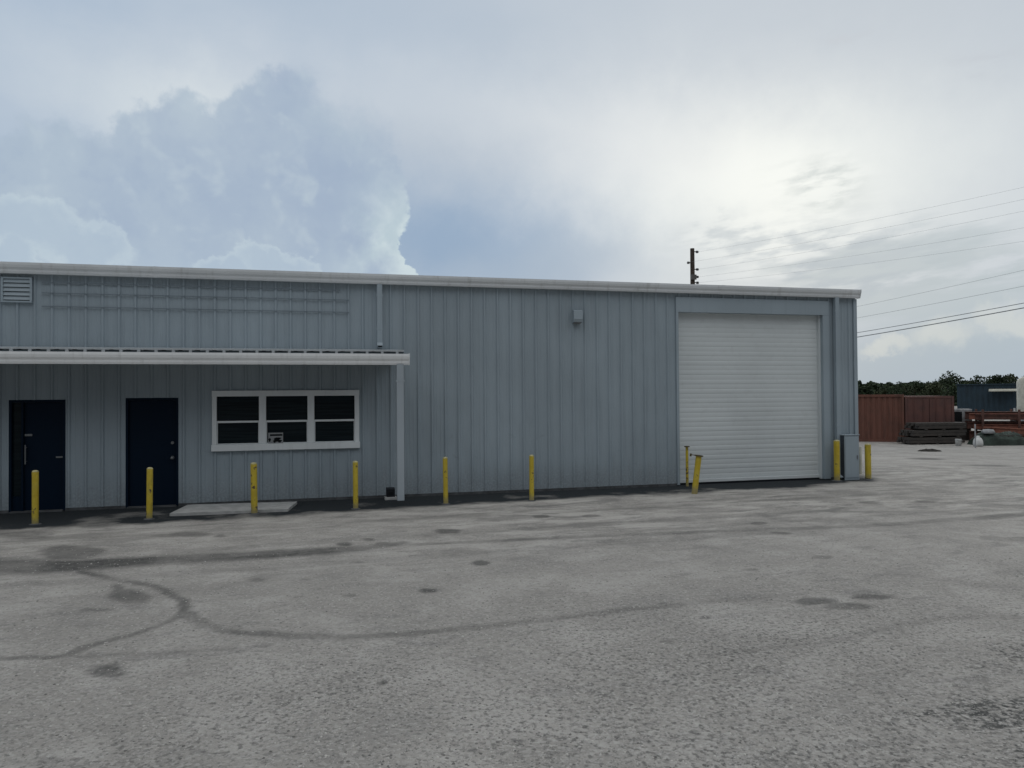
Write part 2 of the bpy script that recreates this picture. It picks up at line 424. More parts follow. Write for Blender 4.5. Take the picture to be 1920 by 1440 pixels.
def track(pts, w0, w1, s0, s1):
    global stain
    L = smooth_line(pts); px, py = wx1[near], wy1[near]; best = np.zeros(px.shape)
    for i in range(len(L) - 1):
        a, b = L[i], L[i + 1]; ab = b - a; t = np.clip(((px - a[0]) * ab[0] + (py - a[1]) * ab[1]) / (ab @ ab + 1e-9), 0, 1)
        dd = np.hypot(px - a[0] - t * ab[0], py - a[1] - t * ab[1]); u = (i + t) / (len(L) - 1)
        wd = w0 + (w1 - w0) * u
        best = np.maximum(best, np.clip((wd - dd) / (wd * .55), 0, 1) * (s0 + (s1 - s0) * u))
    stain[near] = np.maximum(stain[near], best)
def blob(e, s, soft=.3):
    global stain
    cx, cy, ax, ay, bx, by = e; det = ax * by - ay * bx
    dx, dy = wx1 - cx, wy1 - cy
    u = (dx * by - dy * bx) / det; v = (ax * dy - ay * dx) / det
    r = np.hypot(u, v) + (fbm(x, y, 3, 61, 3) - .5) * .7
    stain = np.maximum(stain, np.clip((1 - r) / soft, 0, 1) * s)
track([(-4.934, -4.681), (-3.934, -4.974), (-2.95, -5.231), (-2.032, -5.15), (-1.037, -5.208), (-0.003, -5.195), (0.538, -5.133), (1.112, -4.952)], .62, .18, .72, .66)
track([(0.728, -5.036), (2.707, -5.224), (4.672, -5.338), (6.831, -5.524), (9.243, -5.6), (11.733, -5.517), (13.851, -5.548)], .10, .25, .35, .5)
track([(-2.851, -5.587), (-2.359, -6.142), (-1.879, -6.536), (-1.576, -6.979), (-1.356, -7.473), (-1.327, -7.833), (-1.421, -8.111), (-1.598, -8.358), (-1.845, -8.592), (-2.102, -8.838), (-2.545, -8.792), (-2.79, -8.749)], .085, .06, .62, .42)
track([(-1.301, -7.841), (-1.077, -8.209), (-0.808, -8.502), (-0.468, -8.725), (-0.005, -8.933), (0.452, -9.062), (1.169, -9.061), (1.729, -9.023), (2.553, -8.939), (3.199, -8.877), (3.795, -8.867), (4.891, -8.907)], .10, .09, .5, .25)
track([(-2.14, -8.84), (-1.502, -8.993), (-0.877, -9.034), (-0.447, -9.057)], .05, .05, .35, .12)
track([(3.322, -10.255), (3.635, -10.234), (3.968, -10.272), (4.299, -10.251), (5.131, -10.055), (5.798, -10.042), (6.425, -10.15)], .06, .08, .22, .15)
for yy, x0_, x1_, w_, s_ in ((-3.1, -9, 13, .16, .22), (-4.4, -2, 16, .20, .20), (-5.0, 3, 17, .14, .2), (-6.1, -8, 12, .18, .16), (-2.5, 2, 14, .12, .2)):
    track([(x0_, yy - .25), (x0_ * .6 + x1_ * .4, yy + .1), (x1_, yy + .5)], w_, w_ * 1.2, s_, s_ * .8)
stain *= np.clip(1.05 + (fbm(x, y, 1.6, 111) - .5) * 1.5, .4, 1.25)
for e, s in (((-3.348, -4.278, 0.562, -0.166, -0.174, 0.597), .62), ((-1.6, -9.327, 0.171, -0.048, -0.047, 0.19), .66), ((-1.968, -7.001, 0.251, -0.072, -0.079, 0.354), .6), ((-2.19, -6.616, 0.093, -0.027, -0.061, 0.256), .55), ((-2.179, -7.476, 0.198, -0.057, -0.022, 0.083), .5), ((1.923, -4.281, 0.255, -0.077, 0.038, 0.224), .7), ((1.963, -6.484, 0.13, -0.038, 0.031, 0.148), .75), ((1.154, -7.628, 0.113, -0.032, 0.016, 0.112), .8),
             ((0.33, -4.799, 0.148, -0.044, 0.005, 0.158), .7), ((0.685, -4.535, 0.122, -0.036, 0.008, 0.125), .6), ((0.924, -4.936, 0.192, -0.057, 0.013, 0.156), .55), ((0.492, -6.021, 0.106, -0.031, 0.003, 0.063), .5), ((4.883, -9.179, 0.248, -0.071, 0.1, 0.135), .66), ((5.063, -9.429, 0.261, -0.075, 0.101, 0.126), .55), ((5.518, -9.216, 0.22, -0.063, 0.086, 0.102), .7), ((3.522, -9.342, 0.063, -0.018, 0.034, 0.061), .7), ((3.731, -3.297, 0.195, -0.06, 0.065, 0.218), .65), ((4.568, -3.434, 0.178, -0.055, 0.06, 0.163), .5), ((6.763, -5.831, 0.214, -0.064, 0.077, 0.113), .6),
             ((6.892, -4.99, 0.148, -0.045, 0.085, 0.132), .6), ((6.224, -7.48, 0.162, -0.048, 0.08, 0.107), .4), ((11.331, -3.78, 0.249, -0.078, 0.11, 0.116), .5), ((3.361, -8.783, 0.057, -0.016, 0.026, 0.054), .5), ((5.007, -7.822, 0.109, -0.032, 0.045, 0.072), .35), ((-1.05, -9.885, 0.019, -0.005, -0.004, 0.021), .7), ((0.472, -10.184, 0.019, -0.005, 0.003, 0.031), .8), ((0.325, -7.659, 0.088, -0.025, 0.003, 0.065), .35), ((-0.213, -7.527, 0.066, -0.019, -0.001, 0.044), .35), ((-0.184, -6.773, 0.072, -0.021, -0.002, 0.079), .35),
             ((-2.006, -3.285, 0.404, -0.121, -0.039, 0.243), .5), ((-2.312, -3.285, 0.273, -0.082, -0.036, 0.193), .4), ((-1.466, -3.584, 0.111, -0.033, -0.017, 0.14), .5), ((-4.415, -2.653, 0.489, -0.147, -0.172, 0.512), .35), ((-0.724, -6.616, 0.132, -0.038, -0.01, 0.133), .4), ((10.272, -3.523, 0.23, -0.072, 0.149, 0.178), .45), ((19.49, 2.304, 0.862, -0.3, 0.587, 0.544), .5), ((21.3, 6.636, 0.69, -0.253, 0.969, 1.019), .7), ((2.881, -9.88, 0.097, -0.027, 0.019, 0.038), .45), ((3.421, -10.256, 0.093, -0.026, 0.029, 0.046), .45), ((9.678, -7.142, 0.431, -0.129, 0.175, 0.156), .25),
             ((3.275, 5.605, 0.029, -0.01, 0.047, 0.309), 0)):
    blob(e, s, .35)
# damp strip at the foot of the wall, deepened by painted contact shade
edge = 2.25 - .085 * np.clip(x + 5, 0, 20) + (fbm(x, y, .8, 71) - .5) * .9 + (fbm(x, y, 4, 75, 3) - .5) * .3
damp_shade = np.clip((edge + y) / .35, 0, 1) * (y < 2) * (x < 13.4) * np.clip((13.6 - x) / .8, 0, 1)
damp_shade = damp_shade * np.clip(.95 + (fbm(x, y, 1.3, 81) - .5) * 1.7 + .5 * np.clip((y + .7) / .4, 0, 1), .3, 1)
# coarse dark gravel at the lower right
cg = np.zeros_like(x)
for e in ((5.673, -11.108, 0.964, -0.27, 0.63, 0.517), (3.967, -12.347, 0.557, -0.153, 0.436, 0.375), (2.787, -11.853, 1.013, -0.278, 0.386, 0.541), (1.564, -10.963, 1.041, -0.288, 0.162, 0.494), (3.971, -11.628, 0.886, -0.245, 0.405, 0.421)):
    cx, cy, ax, ay, bx, by = e; det = ax * by - ay * bx; dx, dy = wx - cx, wy - cy
    r = np.hypot((dx * by - dy * bx) / det, (ax * dy - ay * dx) / det) + (fbm(x, y, 1.5, 91) - .5) * 2.2
    k = 1.0 if (e[0] > (4.003, -11.359)[0] or (e[0] > 3.2 and e[1] < -11.5)) else .6
    cg = np.maximum(cg, np.clip((1.25 - r) / 1.1, 0, 1) * k)
cg = np.maximum(cg, np.clip((-y - 7.6) / 4.2, 0, .62) * np.clip(.7 + (fbm(x, y, .7, 95) - .5) * 1.2, .3, 1.1))
cg *= near
worn = np.clip((y + 7.5) / 3.5, 0, 1) * (y < 3) * np.clip(.8 + (fbm(x, y, .25, 97) - .5) * 1.6, .2, 1)
me = bpy.data.meshes.new('ground')
me.vertices.add(nx * ny); me.vertices.foreach_set('co', np.stack([x, y, z], 1).ravel().astype(np.float32))
I = np.arange(nx * ny).reshape(ny, nx)
q = np.stack([I[:-1, :-1], I[:-1, 1:], I[1:, 1:], I[1:, :-1]], -1).reshape(-1, 4)
me.loops.add(q.size); me.loops.foreach_set('vertex_index', q.ravel().astype(np.int32))
me.polygons.add(len(q)); me.polygons.foreach_set('loop_start', np.arange(0, q.size, 4, dtype=np.int32)); me.polygons.foreach_set('loop_total', np.full(len(q), 4, dtype=np.int32))
me.update(calc_edges=True); me.validate()
me.polygons.foreach_set('use_smooth', np.ones(len(q), dtype=bool))
for nme, arr in (('stain', stain), ('damp_shade', damp_shade), ('coarse', cg), ('worn', worn)):
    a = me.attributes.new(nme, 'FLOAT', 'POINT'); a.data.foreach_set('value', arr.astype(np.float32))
m, nt, b = new_mat('limerock_ground')
p = pos(nt)
A_ = lambda n: nt.add('ShaderNodeAttribute', attribute_name=n).outputs['Fac']
st, dm, co = A_('stain'), A_('damp_shade'), A_('coarse')
n0 = nt.noise(p, .18, 5, .6); n1 = nt.noise(p, 1.1, 6, .62, .4); n2 = nt.noise(p, 9, 5, .65); n3 = nt.noise(p, 55, 4, .7); n4 = nt.noise(p, 140, 3, .7)
vor = nt.add('ShaderNodeTexVoronoi'); nt.l.new(p, vor.inputs['Vector']); vor.inputs['Scale'].default_value = 42; vor.inputs['Randomness'].default_value = 1
vc = nt.add('ShaderNodeSeparateColor'); nt.l.new(vor.outputs['Color'], vc.inputs[0])
c = nt.mix(nt.ss(n0, .3, .7), (.302, .290, .270), (.348, .334, .312))
n1b = nt.noise(nt.vscale(p, (.8, 1.5, 1)), 2.1, 6, .62, .6); n1c = nt.noise(p, .45, 4, .55, .3)
c = nt.mix(nt.mul(nt.ss(n1, .47, .64), .45), c, (.47, .455, .43))
c = nt.mix(nt.mul(nt.ss(n1, .47, .32), .36), c, (.20, .196, .188))
c = nt.mix(nt.mul(nt.mul(nt.ss(n1b, .53, .68), nt.ss(n1c, .40, .56)), .5), c, (.155, .153, .15))
c = nt.mix(nt.mul(nt.ss(n2, .52, .74), .55), c, (.20, .198, .192))
spk = nt.add_(.45, nt.mul(co, .9))
c = nt.mix(nt.mul(nt.mul(nt.ss(n3, .5, .72), .5), spk), c, (.17, .168, .162))
c = nt.mix(nt.mul(nt.mul(nt.ss(n3, .46, .28), .4), spk), c, (.48, .47, .455))
c = nt.mix(nt.mul(nt.ss(vc.outputs[0], .6, 1.0), .35), c, (.50, .49, .47))
c = nt.mix(nt.mul(nt.mul(nt.ss(vc.outputs[1], .8, 1.0), .6), spk), c, (.12, .118, .114))
wo = A_('worn')
ns1 = nt.noise(nt.vscale(p, (.55, 1.5, 1)), 1.5, 6, .62, .5); ns2 = nt.noise(nt.vscale(p, (.5, 1.8, 1)), 3.3, 5, .6, .4)
c = nt.mix(nt.mul(nt.mul(nt.ss(ns1, .52, .60), wo), .75), c, (.50, .485, .455))
c = nt.mix(nt.mul(nt.mul(nt.ss(ns1, .47, .40), wo), .62), c, (.165, .163, .158))
c = nt.mix(nt.mul(nt.mul(nt.ss(ns2, .57, .64), wo), .6), c, (.13, .13, .127))
ng = nt.noise(p, 24, 3, .6); ng2 = nt.noise(p, 38, 2, .6)
c = nt.mix(nt.mul(nt.ss(ng, .53, .64), nt.m('MULTIPLY', nt.add_(co, .12), .95, clamp=True)), c, (.085, .085, .082))
c = nt.mix(nt.mul(nt.ss(ng2, .55, .66), nt.m('MULTIPLY', co, .8, clamp=True)), c, (.52, .51, .49))
grit = nt.add_(.6, nt.mul(n2, .95))
c = nt.mix(nt.m('MULTIPLY', nt.mul(st, grit), .95, clamp=True), c, (.070, .070, .068))
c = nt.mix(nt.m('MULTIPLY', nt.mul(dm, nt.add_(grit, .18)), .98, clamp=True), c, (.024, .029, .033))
c = nt.mix(nt.m('MULTIPLY', nt.mul(nt.ss(co, .4, 1.05), nt.ss(nt.add_(nt.mul(n2, .5), ng), .66, .86)), .95, clamp=True), c, (.065, .067, .065))
nt.l.new(c, b.inputs['Base Color']); b.inputs['Roughness'].default_value = .93; b.inputs['Specular IOR Level'].default_value = .2
h = nt.add_(nt.mul(nt.mul(ng, co), -1.0), nt.mul(n2, .5)); h = nt.add_(h, nt.add_(nt.mul(n3, .5), nt.mul(n4, .25)))
bump(nt, b, h, .03, .8)
me.materials.append(m)
ground = bpy.data.objects.new('ground', me); COL.objects.link(ground)
tag(ground, 'pale worn limerock and asphalt yard with dark tyre marks and oil stains', 'ground', kind='structure')

# loose stones lying on the yard (uncountable: one object)
m, nt, b = new_mat('loose_stone'); M['stone'] = m
vcol = nt.add('ShaderNodeAttribute', attribute_name='tone').outputs['Fac']
nt.l.new(nt.mix(vcol, (.15, .147, .14), (.50, .485, .46)), b.inputs['Base Color']); b.inputs['Roughness'].default_value = .95; b.inputs['Specular IOR Level'].default_value = .2
N = 46000
th = RNG.uniform(rad(-28), rad(58), N); dist = 4.0 + 8.5 * RNG.random(N) ** 1.9
sxp = np.sin(th) * dist; syp = -15.8 + np.cos(th) * dist
keep = (syp < -1.0) & (fbm(sxp, syp, .9, 101) + .25 * RNG.random(N) + .25 * (sxp + 2) / 8 * (dist < 9) > .56)
sxp, syp = sxp[keep], syp[keep]; N = len(sxp)
size = .0035 + .011 * RNG.random(N) ** 3
szp = fall(sxp, syp) + relief(sxp, syp)
szp -= size * .15
base = np.array([(1, 0, 0), (-.5, .87, 0), (-.5, -.87, 0), (.35, .6, .75), (-.7, 0, .7), (.35, -.6, .7), (0, 0, -.5)], float)
tri = np.array([(0, 3, 5), (0, 1, 3), (1, 4, 3), (1, 2, 4), (2, 5, 4), (2, 0, 5), (3, 4, 5)])
rot = RNG.uniform(0, 6.28, N); jit = 1 + .5 * (RNG.random((N, 7, 3)) - .5)
bx = base[None] * jit * size[:, None, None]; bx[..., 2] *= .7
cr, sr = np.cos(rot)[:, None], np.sin(rot)[:, None]
V = np.stack([bx[..., 0] * cr - bx[..., 1] * sr + sxp[:, None], bx[..., 0] * sr + bx[..., 1] * cr + syp[:, None], bx[..., 2] + szp[:, None] - size[:, None] * .05], -1)
F = (tri[None] + 7 * np.arange(N)[:, None, None]).reshape(-1, 3)
gm = bpy.data.meshes.new('gravel'); gm.vertices.add(N * 7); gm.vertices.foreach_set('co', V.astype(np.float32).ravel())
gm.loops.add(F.size); gm.loops.foreach_set('vertex_index', F.ravel().astype(np.int32))
gm.polygons.add(len(F)); gm.polygons.foreach_set('loop_start', np.arange(0, F.size, 3, dtype=np.int32)); gm.polygons.foreach_set('loop_total', np.full(len(F), 3, dtype=np.int32))
gm.update(calc_edges=True)
at = gm.attributes.new('tone', 'FLOAT', 'POINT'); at.data.foreach_set('value', np.repeat(np.clip(RNG.normal(.5, .33, N), 0, 1), 7).astype(np.float32))
gm.materials.append(m)
gv = bpy.data.objects.new('gravel', gm); COL.objects.link(gv)
tag(gv, 'loose small grey and pale stones scattered over the yard', 'gravel', kind='stuff')

# ------------------------------------------------------------------ the metal building
XL, XR, ZE = -15.0, 12.89, 4.5
bld = thing('metal_building', (0, 0, 0), 'long grey blue ribbed metal warehouse with white eave gutter, awning and roller door', 'building')
D1 = (-5.60, -4.66, 0, 2.10); D2 = (-3.62, -2.68, 0, 2.12); WN = (-2.06, .79, 1.06, 2.25); RD = (8.04, 11.93, 0, 4.02)
OPEN = [D1, D2, WN, RD]
PER = .288
def rib_profile(x0, x1):
    pr = []; k = math.floor((x0 - 2.025) / PER) - 1
    while True:
        cxr = 2.025 + k * PER; k += 1
        if cxr > x1 + .2: break
        pr += [(cxr - .036, 0), (cxr - .014, -.031), (cxr + .014, -.031), (cxr + .036, 0)]
        for t in (PER / 3 + .006, 2 * PER / 3 - .006): pr += [(cxr + t - .016, 0), (cxr + t - .006, -.0035), (cxr + t + .006, -.0035), (cxr + t + .016, 0)]
    out = [(x0, 0)] + [q for q in pr if x0 + .02 < q[0] < x1 - .02] + [(x1, 0)]
    return out
wm = MB()
pr = rib_profile(XL, XR)
for (ax, ay), (bx_, by_) in zip(pr[:-1], pr[1:]):
    cuts = sorted({ax, bx_} | {e for o_ in OPEN for e in o_[:2] if ax < e < bx_})
    for s, e in zip(cuts[:-1], cuts[1:]):
        mid = (s + e) / 2; ya = ay + (by_ - ay) * (s - ax) / (bx_ - ax); yb = ay + (by_ - ay) * (e - ax) / (bx_ - ax)
        zs = [.055]
        for o_ in OPEN:
            if o_[0] < mid < o_[1]: zs += [max(o_[2], .055), o_[3]]
        zs.append(ZE)
        for z0, z1 in zip(zs[0::2], zs[1::2]):
            if z1 - z0 > .001: wm.face([(s, ya, z0), (e, yb, z0), (e, yb, z1), (s, ya, z1)])
wm.build('wall', M['wall'], bld, fix=False)
# right, rear and left walls with ribs
sm = MB(); DEP = 16.0
sp = rib_profile(.05, DEP)
for (ax, ay), (bx_, by_) in zip(sp[:-1], sp[1:]):
    for X0, sg in ((XR - .002, 1), (XL, -1)):
        sm.face([(X0 - sg * ay, ax, .055), (X0 - sg * by_, bx_, .055), (X0 - sg * by_, bx_, ZE + .1 + .06 * (bx_ if bx_ < 8 else 16 - bx_)), (X0 - sg * ay, ax, ZE + .1 + .06 * (ax if ax < 8 else 16 - ax))])
sm.face([(XL, DEP, .055), (XR, DEP, .055), (XR, DEP, ZE), (XL, DEP, ZE)])
sm.build('side_wall', M['wall'], bld, fix=False)
MB().box(XR - .085, XR + .012, -.042, -.004, .055, 4.44).build('corner_trim', M['trim'], bld, .004)
ft = MB()
for a, b2 in ((XL, D1[0]), (D1[1], D2[0]), (D2[1], RD[0]), (RD[1], XR)): ft.box(a, b2, -.012, .4, -.15, .055)
ft.build('footing', M['footing'], bld)
rf = MB()
rp = [(-.16, 4.605), (8, 5.08), (16.2, 4.605), (16.2, 4.57), (8, 5.045), (-.16, 4.57)]
rf.extrude_x(rp, XL - .1, XR + .05)
rf.build('roof', M['roof'], bld)
def gutter_profile(y0, y1, z0, z1):
    """ogee-like box gutter: back at y0, lip at y1 (towards the yard)"""
    t = z1 - z0; d2 = y1 - y0
    return [(y0, z0), (y0 + d2 * .62, z0), (y0 + d2 * .72, z0 + t * .18), (y0 + d2 * .74, z0 + t * .34), (y0 + d2 * .92, z0 + t * .55), (y1, z0 + t * .78), (y1, z1), (y1 - d2 * .06, z1), (y1 - d2 * .06, z0 + t * .8), (y0 + d2 * .6, z0 + .02), (y0 + .01 * (1 if d2 > 0 else -1), z0 + .02), (y0 + .01 * (1 if d2 > 0 else -1), z1), (y0, z1)]
g = MB(); gp = gutter_profile(-.045, -.19, 4.452, 4.652)
g.extrude_x(gp, XL, 12.90)
g.build('gutter', M['gutter'], bld)
gc = MB(); gc.extrude_x([(-.04, 4.447), (-.15, 4.447), (-.196, 4.60), (-.196, 4.657), (-.04, 4.657)], 12.902, 12.918); gc.build('gutter_end_cap', M['gutter'], bld)
for xx in (-9.2, -3.1, 3.0, 9.1): MB().extrude_x([(yy - .004 if yy < -.1 else yy, zz + (.003 if zz > 4.6 else -.003)) for yy, zz in [(-.05, 4.452), (-.135, 4.452), (-.152, 4.52), (-.178, 4.562), (-.19, 4.61), (-.19, 4.652)]], xx, xx + .07, caps=False, closed=False).build('gutter_joint', M['gutter'], bld, fix=False)

# sign rails painted over, high on the left
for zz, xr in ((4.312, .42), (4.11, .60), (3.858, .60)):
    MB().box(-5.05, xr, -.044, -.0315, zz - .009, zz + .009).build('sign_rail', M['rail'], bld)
# louvre
lv = MB()
x0, x1, z0, z1 = -5.715, -5.205, 3.92, 4.39
for a in ((x0, x0 + .035, z0, z1), (x1 - .035, x1, z0, z1)): lv.box(a[0], a[1], -.075, -.002, a[2], a[3])
for a in ((z0, z0 + .03), (z1 - .03, z1)): lv.box(x0 + .036, x1 - .036, -.073, -.002, a[0], a[1])
vent = lv.build('louvre_vent', M['trim'], bld)
bl = MB()
for k in range(5):
    zz = z0 + .05 + k * .08
    bl.extrude_x([(-.07, zz), (-.064, zz - .006), (-.038, zz + .062), (-.044, zz + .068)], x0 + .037, x1 - .037)
bl.build('louvre_blades', M['trim'], vent)
MB().box(x0 + .037, x1 - .037, -.0365, -.0355, z0 + .03, z1 - .03).build('louvre_backing', M['dark'], vent)
# wall pack light
wp = MB(); wp.extrude_x([(-.035, 3.71), (-.15, 3.735), (-.175, 3.80), (-.165, 3.98), (-.12, 4.0), (-.035, 4.0)], 5.455, 5.66)
wl = wp.build('wall_light', M['trim'], bld, .006)
MB().extrude_x([(-.05, 3.702), (-.14, 3.724), (-.14, 3.727), (-.05, 3.709)], 5.475, 5.64).build('lens', M['palegrey'], wl)

# downspouts
def downspout(xc, yc, ztop, zbot, wd, dp, mat, kick=True):
    o = MB(); t = .004
    prof = [(xc - wd / 2, yc - dp / 2), (xc + wd / 2, yc - dp / 2), (xc + wd / 2, yc + dp / 2), (xc - wd / 2, yc + dp / 2)]
    o.extrude_z(prof, zbot, ztop, caps=False)
    inn = [(xc - wd / 2 + t, yc - dp / 2 + t), (xc + wd / 2 - t, yc - dp / 2 + t), (xc + wd / 2 - t, yc + dp / 2 - t), (xc - wd / 2 + t, yc + dp / 2 - t)]
    for i in range(4):
        a, b2 = inn[i], inn[(i + 1) % 4]
        o.face([(*b2, zbot), (*a, zbot), (*a, zbot + .35), (*b2, zbot + .35)])
    return o
def strap(dsp, xc, y0, wd, dp, zs, mat):
    for zz in zs:
        s = MB(); s.box(xc - wd / 2 - .02, xc + wd / 2 + .02, y0 - dp / 2 - .003, y0 - dp / 2 + .002, zz, zz + .03)
        s.build('strap', mat, dsp)
ds = downspout(1.212, -.10, 4.45, 3.23, .105, .085, M['trim'])
dso = ds.build('downspout', M['trim'], bld, fix=False)
el_ = MB()
c0 = Vector((1.212, -.10, 3.232))
el_.extrude_x([(-.145, 3.232), (-.055, 3.232), (-.075, 3.175), (-.13, 3.125), (-.19, 3.17)], 1.158, 1.266)
el_.build('elbow', M['trim'], dso); strap(dso, 1.212, -.10, .105, .085, (3.5, 4.2), M['trim'])
MB().box(1.172, 1.252, -.186, -.14, 3.139, 3.163).build('outlet', M['dark'], dso)
ds = downspout(12.255, -.10, 4.45, .16, .105, .10, M['trim'])
dso = ds.build('downspout', M['trim'], bld, fix=False); strap(dso, 12.255, -.10, .105, .10, (1.3, 2.8, 4.1), M['trim'])
MB().extrude_x([(-.15, .158), (-.05, .158), (-.06, .1), (-.2, .03), (-.26, .07), (-.155, .13)], 12.2, 12.31).build('elbow', M['trim'], dso)

# doors
def door_frame(o_, nm='door_frame'):
    f = MB(); a, b2, z0, z1 = o_
    f.box(a, a + .045, -.012, .10, .012, z1); f.box(b2 - .045, b2, -.012, .10, .012, z1); f.box(a + .0455, b2 - .0455, -.011, .10, z1 - .045, z1)
    return f
# right door: flush leaf
a, b2, z0, z1 = D2
dr = MB().box(a + .048, b2 - .048, .045, .09, .03, z1 - .048).build('door', M['navy'], bld, .003)
door_frame(D2).build('door_frame', M['navy'], dr, .002)
MB().box(a + .07, b2 - .07, .036, .0445, 1.94, 2.0).build('kick_rail', M['navy'], dr)
hd = MB(); hx = b2 - .115
hd.tube((hx, .044, .95), (hx, .034, .95), .034); hd.tube((hx, .0335, .95), (hx, -.02, .95), .013); hd.lathe([(0.001, -.032), (.02, -.03), (.03, -.015), (.03, .005), (.018, .02), (.001, .024)], 16, (hx, -.035, .95))
hd.build('handle', M['steel'], dr)
MB().tube((hx, .044, 1.24), (hx, .022, 1.24), .028).build('deadbolt', M['steel'], dr)
MB().box(a + .03, b2 - .03, -.06, .12, -.02, .028).build('threshold', M['footing'], dr)
# left door: narrow side panel and a leaf with a pull bar
a, b2, z0, z1 = D1
dl = MB().box(-5.36, b2 - .048, .045, .09, .03, z1 - .048).build('door', M['navy'], bld, .003)
door_frame(D1).build('door_frame', M['navy'], dl, .002)
MB().box(-5.40, -5.362, -.005, .098, .012, z1 - .046).build('mullion', M['navy'], dl)
MB().box(a + .0455, -5.4005, .05, .06, .30, z1 - .046).build('side_light', M['glass'], dl)
MB().box(a + .0455, -5.4005, .035, .075, .012, .2995).build('side_panel', M['navy'], dl)
pb = MB(); hx = -5.325
pb.tube((hx, -.02, .90), (hx, -.02, 1.26), .013); pb.tube((hx, .044, .95), (hx, -.02, .95), .009); pb.tube((hx, .044, 1.21), (hx, -.02, 1.21), .009)
pb.build('handle', M['steel'], dl)
MB().box(hx - .025, hx + .10, .02, .0445, 1.42, 1.46).build('lock_plate', M['steel'], dl, .004)
MB().box(b2 - .17, b2 - .055, .028, .0445, 1.0, 1.03).build('push_bar', M['steel'], dl)
MB().box(a + .03, b2 - .03, -.06, .12, -.02, .028).build('threshold', M['footing'], dl)

# window: three single-hung units in one white frame
x0, x1, z0, z1 = WN
fr = MB()
fr.box(x0, x0 + .085, -.05, .06, z0 + .126, z1 - .112); fr.box(x1 - .092, x1, -.05, .06, z0 + .126, z1 - .112)
fr.box(x0 - .004, x1 + .004, -.052, .06, z1 - .1115, z1 + .004)
for xm in (-1.112, -.174): fr.box(xm - .067, xm + .067, -.05, .06, z0 + .126, z1 - .112)
win = fr.build('window', M['winframe'], bld, .004)
MB().box(x0 - .012, x1 + .012, -.085, .06, z0 - .004, z0 + .1255).build('sill', M['winframe'], win, .006)
for ga, gb in ((x0 + .086, -1.18), (-1.044, -.242), (-.106, x1 - .093)):
    MB().box(ga, gb, .02, .028, z0 + .1265, z1 - .1125).build('pane', M['glass'], win)
    MB().box(ga, gb, -.022, .0195, 1.612, 1.652).build('meeting_rail', M['winframe'], win, .003)
    s = MB()
    s.box(ga, ga + .016, -.012, .0195, z0 + .127, 1.6115); s.box(gb - .016, gb, -.012, .0195, z0 + .127, 1.6115)
    s.box(ga, gb, -.0125, .0192, z0 + .1268, z0 + .142)
    s.build('sash', M['winframe'], win)
# notice lying in the middle unit (lettering not legible in the photo: dark band and blotches only)
nb = thing('window_notice', (-.862, -.012, 1.186), 'small grey paper notice with dark band in lower left corner of the middle window', 'notice')
MB().box(-.143, .143, -.004, .0, 0, .215).build('card', M['palegrey'], nb)
mk = MB(); mk.box(-.11, .13, -.0065, -.0045, .15, .185)
mk.lathe([(.001, 0), (.001, 0)], 4)
for (ux, uz, r1, r2) in ((.02, .075, .05, .045), (.075, .045, .045, .03), (-.02, .04, .03, .03), (-.115, .07, .022, .04), (.06, .10, .05, .02)):
    pts = [(ux + r1 * math.cos(t) * (1 + .25 * math.sin(3 * t)), -.0065, uz + r2 * math.sin(t)) for t in [2 * math.pi * i / 14 for i in range(14)]]
    mk.face(pts)
mk.build('printing', M['dark'], nb, fix=False)

# roller door
x0, x1, z0, z1 = RD
tr = MB()
tr.box(x0 - .05, x0 + .012, -.046, .2, .02, z1 - .001); tr.box(x1 - .012, x1 + .155, -.046, .2, .02, z1 - .001)
tr.box(x0 - .05, x1 + .155, -.048, .2, z1, 4.37)
rdo = tr.build('roller_door', M['trim'], bld, .004)
cu = MB(); n = 36; pit = (z1 + .1 - .12) / n; prf = []
for k in range(n):
    zz = .12 + k * pit; dd = .003 if k % 2 else .0052
    for t, dy in ((0, 0), (.1, -dd * .55), (.3, -dd), (.6, -dd), (.85, -dd * .6), (.97, 0)): prf.append((.13 + dy, zz + t * pit))
cu.extrude_x(prf, x0 + .04, x1 - .04, caps=False, closed=False)
cu.build('curtain', M['curtain'], rdo, fix=False)
MB().box(x0 + .04, x1 - .04, .085, .15, .045, .118).build('bottom_bar', M['curtain'], rdo, .006)
MB().box(x0 + .04, x1 - .04, .10, .14, .0, .044).build('gap_shade', M['black'], rdo)  # black strip stands in for the shadow gap under the bottom bar
for gx in (x0 + .013, x1 - .059): MB().box(gx, gx + .046, .05, .19, .02, z1 - .002).build('guide', M['curtain'], rdo)

# awning
aw = MB(); AX0, AX1, AY = -14.5, 1.585, -1.14
pr = []
k = 0; xx = AX0
while xx < AX1 - .25:
    pr += [(xx, 0), (xx + .20, 0), (xx + .222, .022), (xx + .262, .022), (xx + .284, 0)]; xx += PER
pr.append((AX1, 0))
zf, zb = 2.992, 3.040
for (ax, ay), (bx_, by_) in zip(pr[:-1], pr[1:]):
    aw.face([(ax, AY, zf + ay), (bx_, AY, zf + by_), (bx_, -.002, zb + by_), (ax, -.002, zb + ay)])
    aw.face([(ax, AY, zf + ay - .012), (ax, -.002, zb + ay - .012), (bx_, -.002, zb + by_ - .012), (bx_, AY, zf + by_ - .012)])
    aw.face([(ax, AY, zf + ay - .012), (bx_, AY, zf + by_ - .012), (bx_, AY, zf + by_), (ax, AY, zf + ay)])
awn = bpy.data.objects.new('awning', None); COL.objects.link(awn); awn.parent = bld
aw.build('awning_roof', M['roof'], awn, fix=False)
sf = MB(); sf.extrude_x([(-.03, 3.005), (-1.10, 2.965), (-1.10, 2.945), (-.03, 2.985)], AX0, AX1 - .02); sf.build('soffit', M['soffit'], awn)
